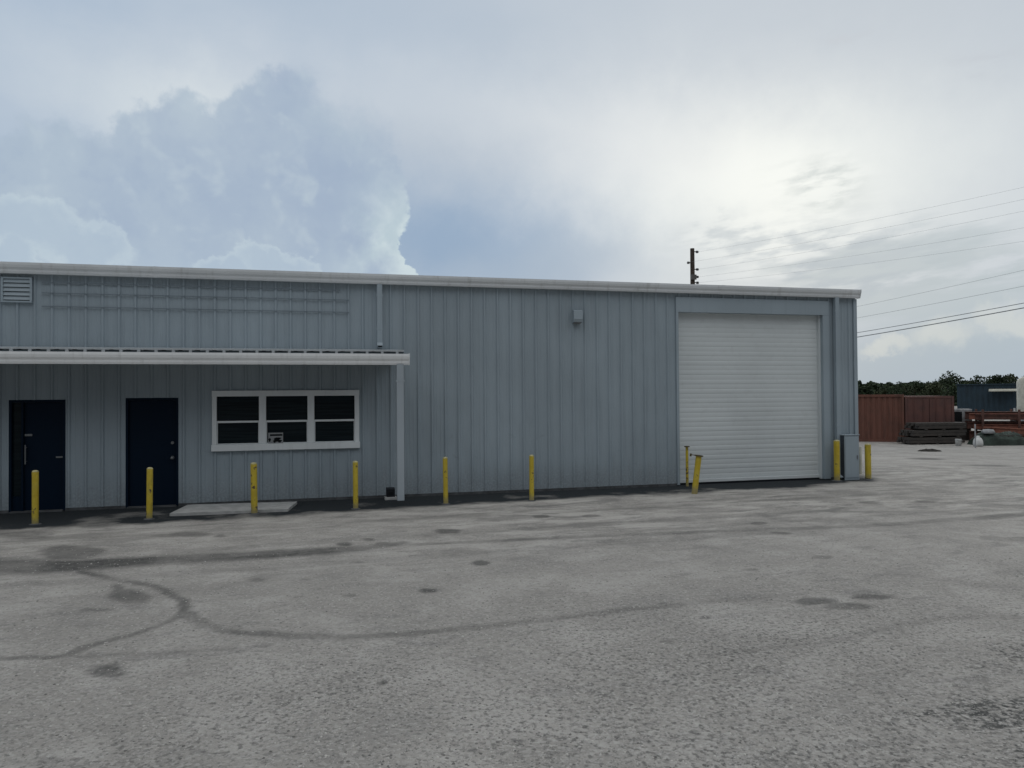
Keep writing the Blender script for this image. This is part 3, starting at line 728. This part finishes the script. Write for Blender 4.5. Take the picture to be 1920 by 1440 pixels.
fa = MB(); fa.box(AX0, AX1, -1.14, -1.121, 2.77, 2.968); fa.build('fascia', M['soffit'], awn)
cz = MB(); xx = AX0 + .1; pts = [(AX0, 2.925)]
while xx < AX1 - .1:
    pts += [(xx, 2.925), (xx, 2.942), (xx, 2.988), (xx + .05, 2.988), (xx + .05, 2.942), (xx + .05, 2.925)]; xx += PER
top = [(p[0], p[1]) for p in pts if p[1] > 2.926]
for (x0_, z0_), (x1_, z1_) in zip(top[:-1], top[1:]):
    if x1_ - x0_ > .001: cz.box(x0_, x1_, -1.18, -1.142, 2.925, max(z0_, z1_) if z0_ == z1_ else 2.942)
cz.build('eave_closure', M['roof'], awn)
MB().box(AX0, AX1 + .01, -1.135, -1.1205, 2.9685, 2.9785).build('closure_strip', M['dark'], awn)
MB().box(AX0, AX1 + .015, -1.155, -1.1415, 2.990, 3.024).build('edge_flashing', M['roof'], awn)
g = MB(); gp = gutter_profile(-1.1425, -1.275, 2.728, 2.938); g.extrude_x(gp, AX0, 1.68); gt = g.build('gutter', M['awgut'], awn)
gc = MB(); gc.extrude_x([(-1.14, 2.724), (-1.245, 2.724), (-1.28, 2.87), (-1.282, 2.948), (-1.14, 2.948)], 1.682, 1.697); gc.build('end_cap', M['awgut'], gt)
MB().box(1.45, 1.47, -1.12, -.04, 2.80, 2.944).build('rafter', M['soffit'], awn)
MB().extrude_x([(-.036, 3.070), (-.06, 3.066), (-.12, 3.066), (-.12, 3.072), (-.036, 3.10)], AX0, AX1 + .02).build('flashing', M['trim'], awn)
ds = downspout(1.514, -1.20, 2.74, .10, .135, .10, M['pipe']); dso = ds.build('downspout', M['pipe'], awn, fix=False)
strap(dso, 1.514, -1.20, .135, .10, (2.4,), M['pipe'])
sp_ = MB()
sp_.tube((-4.05, -.75, 2.963), (-4.05, -.75, 2.91), .06, .075, 16)
sp_.build('ceiling_light', M['cream'], awn)

# ------------------------------------------------------------------ things by the wall
M['cabside_shade'] = plain('cabinet_side_shade', (.055, .066, .082), .7, .2)
box_ = thing('utility_cabinet', (12.50, -.13, 0), 'grey blue steel utility cabinet on the ground against the right corner of the warehouse', 'cabinet')
MB().box(-.21, .205, -.16, .10, 0, 1.085).build('body', M['trim'], box_, .008)
MB().box(-.2145, -.2105, -.155, .095, .01, 1.08).build('side_panel', M['cabside_shade'], box_)  # dark sheet puts the shade of the left side into colour
MB().box(-.19, .185, -.172, -.161, .06, 1.04).build('door', M['trim'], box_, .004)
MB().box(-.225, .22, -.178, .103, 1.0855, 1.10).build('lid', M['trim'], box_, .004)
MB().box(.13, .15, -.185, -.1725, .5, .6).build('handle', M['steel'], box_)

bs = thing('bait_station', (1.40, -.30, 0), 'small black box on a grey block beside the foot of the awning downspout', 'box')
MB().box(-.12, .12, -.10, .10, 0, .06).build('block', M['conc'], bs, .006)
q_ = MB(); q_.extrude_x([(-.085, .061), (.085, .061), (.085, .2), (.05, .245), (-.085, .22)], -.085, .085); q_.build('box', M['black'], bs, .008)
MB().box(-.05, .05, -.09, -.0855, .10, .16).build('lid', M['dark'], bs)

slab = MB()
slab.v = []; a_ = [(-2.61, -1.289), (-0.576, -1.342), (-0.441, -0.393), (-2.481, -0.198)]
slab.extrude_z(a_, -.02, .05)
so_ = slab.build('stoop', M['conc'], None, .012)
tag(so_, 'low pale concrete stoop slab on the ground beneath the three-part window', 'stoop')

# bollards
GRP = 'yellow bollards along the warehouse front'
def make_bollard(r, h, label, loc, mat='yellow'):
    t = thing('bollard', loc, label, 'bollard', GRP)
    p_ = MB(); p_.lathe([(r, -.1), (r, h - r * .5)], 24); p_.build('pipe', M[mat], t)
    c_ = MB(); c_.lathe([(r * 1.001, h - r * .5), (r * .95, h - r * .25), (r * .75, h - r * .05), (r * .4, h + r * .06), (.001, h + r * .1)], 24); c_.build('cap', M['capconc'], t)
    f_ = MB(); f_.lathe([(r * 1.9, -.02), (r * 1.75, .008), (r * 1.05, .016)], 24); f_.build('footing', M['footing'], t)
    return t
first = make_bollard(.051, .91, 'leftmost yellow bollard, standing before the navy door with the pull bar', (*(-4.665, -1.528), 0))
spec = [((-2.9, -1.501), 1.0, .99, 'yellow bollard standing in front of the navy door with the round knob'),
        ((-1.159, -1.422), 1.12, 1.02, 'yellow bollard in front of the pale concrete slab under the window'),
        ((0.651, -1.384), .95, .99, 'yellow bollard below the right end of the three-part window'),
        ((2.386, -1.277), .93, 1.01, 'first yellow bollard to the right of the awning downspout, before bare ribbed wall'),
        ((4.112, -1.357), .93, 1.01, 'yellow bollard before bare ribbed wall, below and left of the wall light'),
        ((12.06, -.30), 1.35, 1.08, 'thick yellow bollard between the roller door and the grey cabinet'),
        ((12.99, -.25), 1.40, .95, 'thick yellow bollard at the outer right corner of the warehouse')]
for g_, sr_, sh_, lab in spec:
    c_ = copy_tree(first); c_.location = (g_[0], g_[1], 0); c_.scale = (sr_, sr_, sh_); c_['label'] = lab
    c_.rotation_euler = (rad(random.uniform(-.8, .8)), rad(random.uniform(-.8, .8)), random.uniform(0, 6))
# leaning one with a flat plate on top
t = thing('bollard', (*(7.688, -1.395), 0), 'leaning yellow bollard with a dark flat top plate in front of the roller door', 'bollard', GRP)
t.rotation_euler = (rad(1), rad(7.5), 0)
MB().lathe([(.062, -.1), (.062, .80)], 24).build('pipe', M['yellow'], t)
pl = MB(); pl.tube((0, 0, .80), (0, 0, .826), .092, n=24); pl.box(-.2, -.06, -.014, .014, .806, .822); pl.tube((-.19, 0, .78), (-.19, 0, .84), .02, n=10)
pl.build('top_plate', M['rustcap'], t)
t = thing('bollard', (8.17, -.16, 0), 'thin rusty yellow bollard at the jamb of the roller door, behind the leaning one', 'bollard', GRP)
MB().lathe([(.032, -.1), (.032, .90)], 18).build('pipe', M['rustyellow'], t)
MB().tube((0, 0, .90), (0, 0, .922), .062, n=20).build('top_plate', M['rustcap'], t)
pw = thing('white_post', (*(13.62, 0.777), 0), 'slim pale white post just beyond the right corner of the warehouse', 'post')
MB().lathe([(.035, -.1), (.035, .70), (.02, .715), (.001, .72)], 16).build('post', M['cream'], pw)

# ------------------------------------------------------------------ yard beyond the building
def frame_from(p0, p1):
    u = Vector((p1[0] - p0[0], p1[1] - p0[1], 0)).normalized(); return u, Vector((-u.y, u.x, 0))   # along, away
cA, cB, cC = Vector((28.918, 19.528, -0.6)), Vector((30.856, 18.278, -0.6)), Vector((32.878, 17.013, -0.6))
u, v = frame_from(cA, cC)
ang = math.atan2(u.y, u.x)
def container(loc, label, mat, ln, wd, ht, end):
    """local x along the visible face, y away, origin at the left bottom corner"""
    t = thing('shipping_container', loc, label, 'container', 'shipping containers at the back of the yard', ang)
    bd = MB()
    Lx, Ly = (wd, ln) if end else (ln, wd)
    post = MB()
    for px_ in (0, Lx - .12):
        for py_ in (0, Ly - .12): post.box(px_, px_ + .12, py_, py_ + .12, 0, ht)
    for zz in (0, ht - .13):
        post.box(.121, Lx - .121, .005, .11, zz + .002, zz + .128); post.box(.121, Lx - .121, Ly - .11, Ly - .005, zz + .002, zz + .128)
        post.box(.005, .11, .121, Ly - .121, zz + .002, zz + .128); post.box(Lx - .11, Lx - .005, .121, Ly - .121, zz + .002, zz + .128)
    def corr(n0, n1, f):
        k = n0; pts = []
        while k < n1: pts += [(k, .05), (k + .07, .05), (k + .105, .085), (k + .175, .085), (k + .21, .05)]; k += .278
        return [q for q in pts if q[0] <= n1] + [(n1, .05)]
    if not end:
        c_ = corr(.12, Lx - .12, 0)
        for (a, d_), (b_, e_) in zip(c_[:-1], c_[1:]): bd.face([(a, d_, .128), (b_, e_, .128), (b_, e_, ht - .128), (a, d_, ht - .128)])
    for (xx, sg) in ((0, 1), (Lx, -1)):
        c_ = corr(.12, Ly - .12, 0)
        for (a, d_), (b_, e_) in zip(c_[:-1], c_[1:]): bd.face([(xx + sg * d_, a, .128), (xx + sg * e_, b_, .128), (xx + sg * e_, b_, ht - .128), (xx + sg * d_, a, ht - .128)])
    bd.face([(.12, Ly - .06, .128), (Lx - .12, Ly - .06, .128), (Lx - .12, Ly - .06, ht - .128), (.12, Ly - .06, ht - .128)])
    bd.box(.01, Lx - .01, .01, Ly - .01, ht - .04, ht - .012)
    bd.build('side_panels', mat, t, fix=False); post.build('frame', mat, t)
    if end:
        for s_, (a, b_) in enumerate(((.125, Lx / 2 - .01), (Lx / 2 + .01, Lx - .125))):
            d_ = MB().box(a, b_, .02, .07, .13, ht - .13).build('door', mat, t, .006)
            bar = MB()
            for fx in (.28, .72): bar.tube((a + (b_ - a) * fx, .0, .1), (a + (b_ - a) * fx, .0, ht - .1), .02, n=10)
            bar.build('lock_bar', M['redbox2'], d_)
    return t
container(cB - 6.06 * u - .02 * u, 'ribbed brown red shipping container seen side-on past the corner of the warehouse', M['redbox'], 6.06, 2.44, 2.6, False)
container(cB + .03 * u, 'dark red shipping container with smooth end doors behind the dark timber pile', M['redbox2'], 6.06, 2.36, 2.5, True)

# timber bundles stacked in a slanting pile
pA, pB = Vector((29.564, 16.454, -0.6)), Vector((32.891, 16.078, -0.6))
tu, tv = frame_from(pA, pB); tl = (pB - pA).length
def bundle(z, x0, x1, lab, nrow):
    t = thing('timber_bundle', pA + tu * (x0 + x1) / 2 + Vector((0, 0, z)), lab, 'timber', 'dark timber bundles stacked in the yard', math.atan2(tu.y, tu.x))
    hl = (x1 - x0) / 2; b_ = MB()
    for r_ in range(nrow):
        for c_ in range(6):
            o1 = random.uniform(-.1, .1); yy = c_ * .19
            b_.box(-hl + o1, hl + random.uniform(-.12, .12), yy, yy + .165, .06 + r_ * .155, .06 + r_ * .155 + .142)
    b_.build('timbers', M['timber'], t, .008)
    for xx in (-hl * .7, 0, hl * .7): MB().box(xx - .08, xx + .08, -.02, 1.15, .0, .058).build('spacer', M['timber'], t)
zz = 0
for i, (a, b_, lab, nr) in enumerate(((.0, 3.0, 'bottom bundle of the dark timber pile before the red container', 2), (.12, 3.15, 'middle bundle of the dark timber pile before the red container', 2), (.45, 3.3, 'topmost bundle of the dark timber pile before the red container', 2))):
    bundle(zz, a, b_, lab, nr); zz += .375

bk = thing('bucket', (31.101, 15.014, -0.6), 'small white plastic bucket on the ground before the dark timber pile', 'bucket')
MB().lathe([(.001, .0), (.125, .0), (.15, .33), (.156, .34), (.142, .34), (.12, .03), (.001, .02)], 20).build('pail', M['white'], bk)
hb = MB()
for i in range(8):
    a0, a1 = math.pi * i / 8, math.pi * (i + 1) / 8
    hb.tube((.155 * math.cos(a0), -.05 - .12 * math.sin(a0), .33 - .1 * math.sin(a0)), (.155 * math.cos(a1), -.05 - .12 * math.sin(a1), .33 - .1 * math.sin(a1)), .006, n=6)
hb.build('handle', M['steel'], bk)

# dirt heap
hp = Vector((27.085, 12.668, -0.597))
hm = MB(); nn = 20
ring = []
for j, (rr, zz) in enumerate(((1.0, -.03), (.8, .03), (.5, .07), (.2, .09))):
    ring.append([(rr * .62 * math.cos(2 * math.pi * i / nn) * (1 + .25 * math.sin(3 * i + j)), rr * .5 * math.sin(2 * math.pi * i / nn), zz + .03 * random.uniform(-1, 1)) for i in range(nn)])
for j in range(3):
    for i in range(nn): hm.face([ring[j][i], ring[j][(i + 1) % nn], ring[j + 1][(i + 1) % nn], ring[j + 1][i]], True)
hm.face(ring[3], True)
ho = hm.build('dirt_heap', M['soil']); ho.location = hp; tag(ho, 'small low heap of dark dirt on the open ground right of the warehouse', 'dirt heap')

# pale machine box behind the pile
mc = Vector((33.731, 17.164, -0.6)) + Vector((1.2, 1.6, 0))
t = thing('generator', mc, 'pale grey machine box with a short pipe standing behind the dark timber pile', 'machine', None, ang)
MB().box(-.55, .6, -.3, .5, .9, 1.75).build('housing', M['palegrey'], t, .02)
MB().box(-.5, .55, -.25, .45, 0.02, .899).build('base', M['timber'], t)
MB().tube((-.3, 0, 1.75), (-.3, 0, 2.15), .09).build('pipe', M['palegrey'], t)
MB().box(-.45, .1, -.32, -.301, 1.05, 1.6).build('grille', M['dark'], t)

# steel stack: rack with rusty beams
ru, rv = u, v; rA = Vector((33.673, 15.778, -0.6)) + rv * 1.6 + ru * .25
rk = thing('steel_rack', rA, 'low rusty steel rack holding beams behind the dark green covered pile', 'rack', None, ang)
for xx in (0, 1.7, 3.4, 5.1):
    p_ = MB()
    for yy in (0, 1.3): p_.box(xx - .05, xx + .05, yy - .05, yy + .05, 0, 1.75)
    p_.box(xx - .05, xx + .05, .0505, 1.2495, .62, .70); p_.box(xx - .05, xx + .05, .0505, 1.2495, 1.12, 1.20)
    p_.build('rack_frame', M['beam'], rk)
def ibeam(z, y, x0, x1, h, mat, lab, tilt=0):
    t = MB(); w_ = h * .55
    t.box(x0, x1, -w_ / 2, w_ / 2, 0, h * .1); t.box(x0, x1, -w_ / 2, w_ / 2, h * .9, h); t.box(x0, x1, -h * .05, h * .05, h * .1 + .001, h * .9 - .001)
    o = t.build('girder', mat); o.location = rA + rv * y + Vector((0, 0, z)); o.rotation_euler = (0, tilt, ang)
    tag(o, lab, 'girder', 'rusty steel girders on the rack'); return o
for a_ in ((1.2005, .25, -.3, 5.6, .26, 'beam', 'front dark rusty girder on the upper level of the steel rack', 0),
           (1.2005, .60, -.5, 5.9, .33, 'beam2', 'orange primed girder on the upper level of the steel rack, behind the front one', 0),
           (1.2005, 1.0, -.6, 5.2, .42, 'beam', 'tallest rusty girder at the rear of the rack upper level', 0),
           (.7005, .20, -.4, 5.4, .24, 'beam2', 'orange primed girder at the front of the steel rack lower level', 0),
           (.7005, .55, -.6, 5.7, .36, 'beam', 'rusty girder in the middle of the steel rack lower level', 0),
           (.7005, 1.0, -.6, 5.0, .40, 'beam', 'rusty girder at the rear of the steel rack lower level', 0),
           (.02, -.35, -.5, 5.2, .45, 'beam', 'deep rusty girder lying on the ground before the steel rack', 0),
           (.02, .60, -.5, 5.6, .55, 'beam', 'deepest rusty girder on the ground under the steel rack', 0),
           (.46, -.35, -.1, 4.6, .36, 'beam2', 'orange primed girder resting aslant on the deep girder before the rack', .045)):
    ibeam(a_[0], a_[1], a_[2], a_[3], a_[4], M[a_[5]], a_[6], a_[7])

# covered pile
gA, gB = Vector((32.164, 14.612, -0.6)), Vector((34.676, 14.082, -0.6))
gu, gv_ = frame_from(gA, gB); gl = (gB - gA).length
t = thing('covered_pile', gA, 'pile under a dark green tarpaulin in front of the rusty steel rack', 'covered pile', None, math.atan2(gu.y, gu.x))
tm = MB(); nxp, nyp = 26, 14; P2 = []
for j in range(nyp):
    row = []
    for i in range(nxp):
        sx_, sy_ = i / (nxp - 1), j / (nyp - 1)
        ed = min(1, 4.5 * min(sx_, 1 - sx_)) ** .5 * min(1, 3.2 * min(sy_, 1 - sy_)) ** .5
        row.append((sx_ * gl, sy_ * 1.3, ed * (.66 + .08 * math.sin(7 * sx_ + 2 * sy_) + .05 * random.uniform(-1, 1))))
    P2.append(row)
for j in range(nyp - 1):
    for i in range(nxp - 1): tm.face([P2[j][i], P2[j][i + 1], P2[j + 1][i + 1], P2[j + 1][i]], True)
tm.build('tarpaulin', M['tarp'], t, fix=False)
MB().box(.3, gl - .3, .25, 1.05, .0, .5).build('load', M['timber'], t)
for (px_, py_, rr, lab) in ((1834, 836, .2, 'white sack on the ground at the left end of the dark green covered pile'),):
    sk = MB(); loc = Vector((31.664, 14.388, -0.6))
    prof = [(.001, 0), (rr, .01), (rr * 1.15, .12), (rr * 1.05, .3), (rr * .7, .42), (rr * .35, .46), (rr * .4, .52), (.001, .53)]
    sk.lathe(prof, 18); o = sk.build('sack', M['white']); o.location = loc; tag(o, lab, 'sack')
sk = MB().lathe([(.001, 0), (.28, .0), (.3, .1), (.22, .2), (.001, .22)], 18).build('sack', M['palegrey'])
sk.location = gA + gu * .55 + gv_ * .35 + Vector((0, 0, .60)); tag(sk, 'pale sack lying on top of the dark green covered pile', 'sack')
for nme, (px_, py_), h_, r_, lab in (('marker_post', (30.653, 13.576), 1.15, .03, 'thin pale green post left of the dark green covered pile'),):
    o = MB().tube((0, 0, -.1), (0, 0, h_), r_, n=10).build(nme, M['palegrey']); o.location = (px_, py_, gz(px_, py_)); tag(o, lab, 'post')
qx, qy, qz = (38.915, 18.797, -0.6)
o = MB().tube((0, 0, -.1), (0, 0, 1.75), .05, n=10).build('marker_post', M['white']); o.location = (qx, qy, gz(qx, qy)); tag(o, 'pale upright post among the rusty beams near the right edge', 'post')

# dark blue shed far behind
sA, sB = Vector((67.728, 51.381, -0.6)), Vector((72.725, 48.617, -0.6)); eye = Vector((0, -15.8, 0))
qa, qb = (sA - eye), (sB - eye); aa, ab_ = math.atan2(qa.x, qa.y), math.atan2(qb.x, qb.y); am = (aa + ab_) / 2 + .03
su = Vector((math.cos(am), -math.sin(am), 0)); slen = qa.length * math.tan(ab_ - aa)
t = thing('shed', sA, 'long dark blue metal shed with a pale roof edge standing before the trees', 'shed', None, math.atan2(su.y, su.x))
SH = 3.45
b_ = MB(); kk = 0
while kk < slen - .01:
    e_ = min(kk + .5, slen); mm = kk + (e_ - kk) * .5
    b_.face([(kk, 0, .35), (mm, -.06, .35), (mm, -.06, SH), (kk, 0, SH)]); b_.face([(mm, -.06, .35), (e_, 0, .35), (e_, 0, SH), (mm, -.06, SH)]); kk += .5
b_.box(0, slen, .01, 5, .3, SH); b_.build('wall', M['teal'], t, fix=False)
MB().extrude_x([(-.2, SH + .10), (5.2, SH - .1), (5.2, SH - .2), (-.2, SH + .003)], -.1, slen + .1).build('roof', M['teal'], t)
MB().extrude_x([(-.07, 3.0), (-1.1, 2.82), (-1.1, 2.72), (-.07, 2.9)], slen * .55, slen + .2).build('roof_edge', M['cream'], t)
MB().box(-.1, slen + .1, -.12, .009, .0, .349).build('plinth', M['palegrey'], t)

# cream tank at the right edge
kx, ky, kz = (62.123, 37.85, -0.6)
t = thing('storage_tank', (kx, ky, kz), 'cream upright tank on a grey base at the far right edge, red cap on top', 'tank')
MB().lathe([(1.0, .9), (1.0, 3.55), (.85, 3.85), (.45, 4.05), (.001, 4.1)], 28).build('shell', M['cream'], t)
MB().box(-1.0, 1.0, -1.0, 1.0, 0, .899).build('base', M['palegrey'], t)
MB().tube((-.55, -.3, 3.9), (-.55, -.3, 4.4), .22).build('cap', M['redpaint'], t)
ld_ = MB(); 
for sx_ in (-.2, .2): ld_.tube((sx_ - .3, -1.06, .9), (sx_ - .3, -1.06, 3.6), .025, n=8)
for i in range(8): ld_.tube((-.5, -1.06, 1.1 + i * .32), (-.1, -1.06, 1.1 + i * .32), .018, n=8)
ld_.build('ladder', M['steel'], t)

# trees along the back
def leaf_mat(name, c0, c1):
    m, nt, b = new_mat(name)
    t_ = nt.add('ShaderNodeAttribute', attribute_name='tone').outputs['Fac']
    nt.l.new(nt.mix(t_, c0, c1), b.inputs['Base Color']); b.inputs['Roughness'].default_value = .7; b.inputs['Specular IOR Level'].default_value = .2
    return m
LM = [leaf_mat('leaf_dark', (.018, .030, .018), (.05, .075, .035)), leaf_mat('leaf_olive', (.026, .036, .02), (.07, .085, .04))]
def tree(loc, hgt, wid, lab, mi):
    t = thing('tree', loc, lab, 'tree', 'trees along the back of the yard')
    tk = MB(); tk.tube((0, 0, -.3), (.1, 0, hgt * .35), .05 * hgt ** .9, .035 * hgt ** .9, n=10)
    for i in range(5):
        a = i * 1.26 + random.random(); tk.tube((.1, 0, hgt * .3), (wid * .3 * math.cos(a), wid * .3 * math.sin(a), hgt * random.uniform(.55, .8)), .02 * hgt ** .9, .008 * hgt, n=7)
    tk.build('trunk', M['trunk'], t)
    cl_ = []
    for i in range(random.randint(9, 13)):
        a = random.uniform(0, 6.28); r = random.uniform(.1, .42) * wid; zc = random.uniform(.25, .86)
        cl_.append((r * math.cos(a), r * math.sin(a), zc * hgt, wid * random.uniform(.13, .24) * (1.15 - .5 * abs(zc - .5))))
    nl = 2600; idx = RNG.integers(0, len(cl_), nl); C_ = np.array(cl_)[idx]
    dirn = RNG.normal(size=(nl, 3)); dirn /= np.linalg.norm(dirn, axis=1)[:, None]
    rr = RNG.random(nl) ** .45
    P_ = C_[:, :3] + dirn * (C_[:, 3] * rr)[:, None] * np.array([1, 1, .8])
    P_[:, 2] = np.maximum(P_[:, 2], .25)
    n1 = RNG.normal(size=(nl, 3)); n1 /= np.linalg.norm(n1, axis=1)[:, None]; n2 = np.cross(n1, RNG.normal(size=(nl, 3))); n2 /= np.linalg.norm(n2, axis=1)[:, None]
    s = (.10 + .14 * RNG.random(nl))[:, None] * (.5 + .09 * hgt)
    Vv = np.stack([P_ - n1 * s, P_ + n2 * s * .6, P_ + n1 * s, P_ - n2 * s * .6], 1).reshape(-1, 3)
    me = bpy.data.meshes.new('crown'); me.from_pydata(Vv.tolist(), [], np.arange(nl * 4).reshape(-1, 4).tolist())
    tone = np.clip(RNG.normal(.45, .25, nl) + (RNG.random(len(cl_))[idx] - .5) * .5, 0, 1)
    at = me.attributes.new('tone', 'FLOAT', 'POINT'); at.data.foreach_set('value', np.repeat(tone, 4).astype(np.float32))
    me.materials.append(LM[mi]); o = bpy.data.objects.new('crown', me); COL.objects.link(o); o.parent = t
TREES = [(1622, 729, 150, (106.102, 111.777, 2.201), 0.42857142857142855), (1652, 727, 140, (101.934, 102.523, 2.173), 0.6), (1682, 722, 130, (97.35, 93.377, 2.149), 1.0214285714285714), (1712, 713, 120, (92.352, 84.337, 2.128), 1.7142857142857142), (1742, 706, 118, (93.261, 82.038, 2.109), 2.275714285714286), (1772, 708, 125, (101.388, 87.174, 2.088), 2.232142857142857), (1800, 704, 112, (93.013, 75.906, 2.075), 2.32), (1828, 709, 120, (101.98, 81.858, 2.054), 2.057142857142857), (1856, 706, 116, (100.828, 78.024, 2.039), 2.237142857142857), (1886, 694, 100, (88.996, 64.548, 2.035), 2.7857142857142856), (1914, 697, 104, (94.57, 67.243, 2.016), 2.6742857142857144), (1950, 690, 110, (102.765, 71.329, 1.988), 3.3785714285714286), (1600, 733, 160, (110.741, 120.909, 2.224), 0.0)]

TL = ['lowest far tree, peeping over the ribbed container just right of the warehouse corner', 'low rounded far tree over the ribbed red container', 'far tree over the right half of the ribbed red container',
      'tree above the joint between the two red containers', 'dark tree above the smooth red container, left one of a pair', 'dark tree above the smooth red container, right one of a pair',
      'tree at the left end of the dark blue shed', 'olive tree behind the left half of the dark blue shed', 'dark tree behind the right half of the dark blue shed',
      'tallest dark tree, rising behind the right end of the dark blue shed', 'tall tree beside the cream tank at the right edge', 'tree behind the cream tank, cut off by the picture edge', 'far tree mostly hidden behind the warehouse corner']
for i, (px_, ty, dep, P_, up) in enumerate(TREES):
    if i >= 11: continue
    hgt = (up + P_[2] + .6) * (1.0 if i < 3 else random.uniform(.9, 1.16))
    tree((P_[0], P_[1], -.6), hgt, hgt * random.uniform(.95, 1.25), TL[i], i % 3 == 1)

# far treeline that reads as one mass
fm = MB()
hd_ = bpy.data.meshes.new('far_wood'); vv = []
nl = 26000
a_ = RNG.uniform(rad(36), rad(56), nl); dd_ = RNG.uniform(165, 185, nl)
hh = 2.6 + 1.8 * vnoise(a_ * 60, dd_ * 0, 1.0, 7) + 1.0 * vnoise(a_ * 260, dd_ * 0, 1.0, 8)
P_ = np.stack([np.sin(a_) * dd_, -15.8 + np.cos(a_) * dd_, -.6 + hh * RNG.random(nl) ** .8], 1)
n1 = RNG.normal(size=(nl, 3)); n1 /= np.linalg.norm(n1, axis=1)[:, None]; n2 = np.cross(n1, RNG.normal(size=(nl, 3))); n2 /= np.linalg.norm(n2, axis=1)[:, None]
Vv = np.stack([P_ - n1 * .4, P_ + n2 * .28, P_ + n1 * .4, P_ - n2 * .28], 1).reshape(-1, 3)
hd_.from_pydata(Vv.tolist(), [], np.arange(nl * 4).reshape(-1, 4).tolist())
at = hd_.attributes.new('tone', 'FLOAT', 'POINT'); at.data.foreach_set('value', np.repeat(np.clip(RNG.normal(.4, .25, nl), 0, 1), 4).astype(np.float32))
hd_.materials.append(LM[0]); fw = bpy.data.objects.new('far_wood', hd_); COL.objects.link(fw)
tag(fw, 'low far wood on the skyline behind the yard', 'wood', kind='stuff')

# ------------------------------------------------------------------ utility pole and lines
pt = Vector((21.776, 24.931, 10.871))
pole = thing('utility_pole', (pt.x, pt.y, -.6), 'dark wooden utility pole with side insulators rising behind the warehouse roof', 'utility pole')
H = pt.z + .6
MB().tube((0, 0, -.4), (0, 0, H), .19, .125, n=16).build('post', M['wood'], pole)
LZ = []
for i, (py_, sgn) in enumerate(((472, 1), (493, -1), (505, 1), (519, 1), (530, 1))):
    zz = H - (py_ - 466) / 1400 * 45
    ins = MB(); ins.tube((0, 0, zz), (sgn * .28, -.05, zz), .03, n=8)
    for k in range(3): ins.tube((sgn * (.24 + .05 * k), -.05, zz - .01), (sgn * (.24 + .05 * k) + sgn * .03, -.05, zz - .01), .08, .05, n=12)
    ins.build('insulator', M['ceramic'], pole)
    LZ.append((zz, sgn))
MB().box(-.16, .16, -.2, -.13, H - 1.9, H - 1.6).build('bracket', M['ceramic'], pole)
def line(p0, p1, sag, r, lab, nm='power_line'):
    m_ = MB(); n = 28; p0, p1 = Vector(p0), Vector(p1); pts = []
    for i in range(n + 1):
        t = i / n; q = p0.lerp(p1, t); q.z -= 4 * sag * t * (1 - t); pts.append(q)
    for a, b_ in zip(pts[:-1], pts[1:]): m_.tube(a, b_, r, n=6, cap0=False, cap1=False)
    o = m_.build(nm, M['cable'], fix=False); tag(o, lab, 'power line', 'overhead lines running from the pole to the right'); return o
end = Vector((30.919, 0.888, 10.772))
for (zz, sgn), lab, dz in zip(LZ, ('topmost thin overhead line running from the pole top to the right', 'second thin overhead line from the pole top', 'third thin overhead line from the top', 'fourth thin overhead line from the top', 'fifth thin overhead line, lowest of those on pole insulators'), (0, .5, .95, 1.75, 2.4)):
    a = pole.location + Vector((sgn * .36, -.05, zz))
    line(a, end + Vector((0, 0, -dz)), .25, .0034, lab)
for i, (r_, A_2, B_2, lab) in enumerate(((.020, (25.592, 20.944, 4.668), (27.11, -0.122, 5.928), 'lowest thick dark overhead cable at the right, lower one of a close pair'),
                                  (.014, (25.593, 20.94, 4.908), (27.111, -0.125, 6.085), 'thick dark overhead cable at the right, upper one of a close pair'),
                                  (.006, (25.596, 20.927, 5.687), (27.113, -0.134, 6.682), 'medium overhead cable at the right, just above the close pair of thick cables'),
                                  (.005, (25.598, 20.919, 6.227), (27.115, -0.145, 7.342), 'thin overhead cable at the right, second above the close pair of thick cables'))):
    line(A_2, B_2, .12, r_, lab)

# ------------------------------------------------------------------ render settings
scene.render.engine = 'CYCLES'
scene.cycles.use_denoising = True
scene.cycles.max_bounces = 6
scene.view_settings.view_transform = 'Standard'; scene.view_settings.look = 'None'
scene.view_settings.exposure = 0; scene.view_settings.gamma = 1
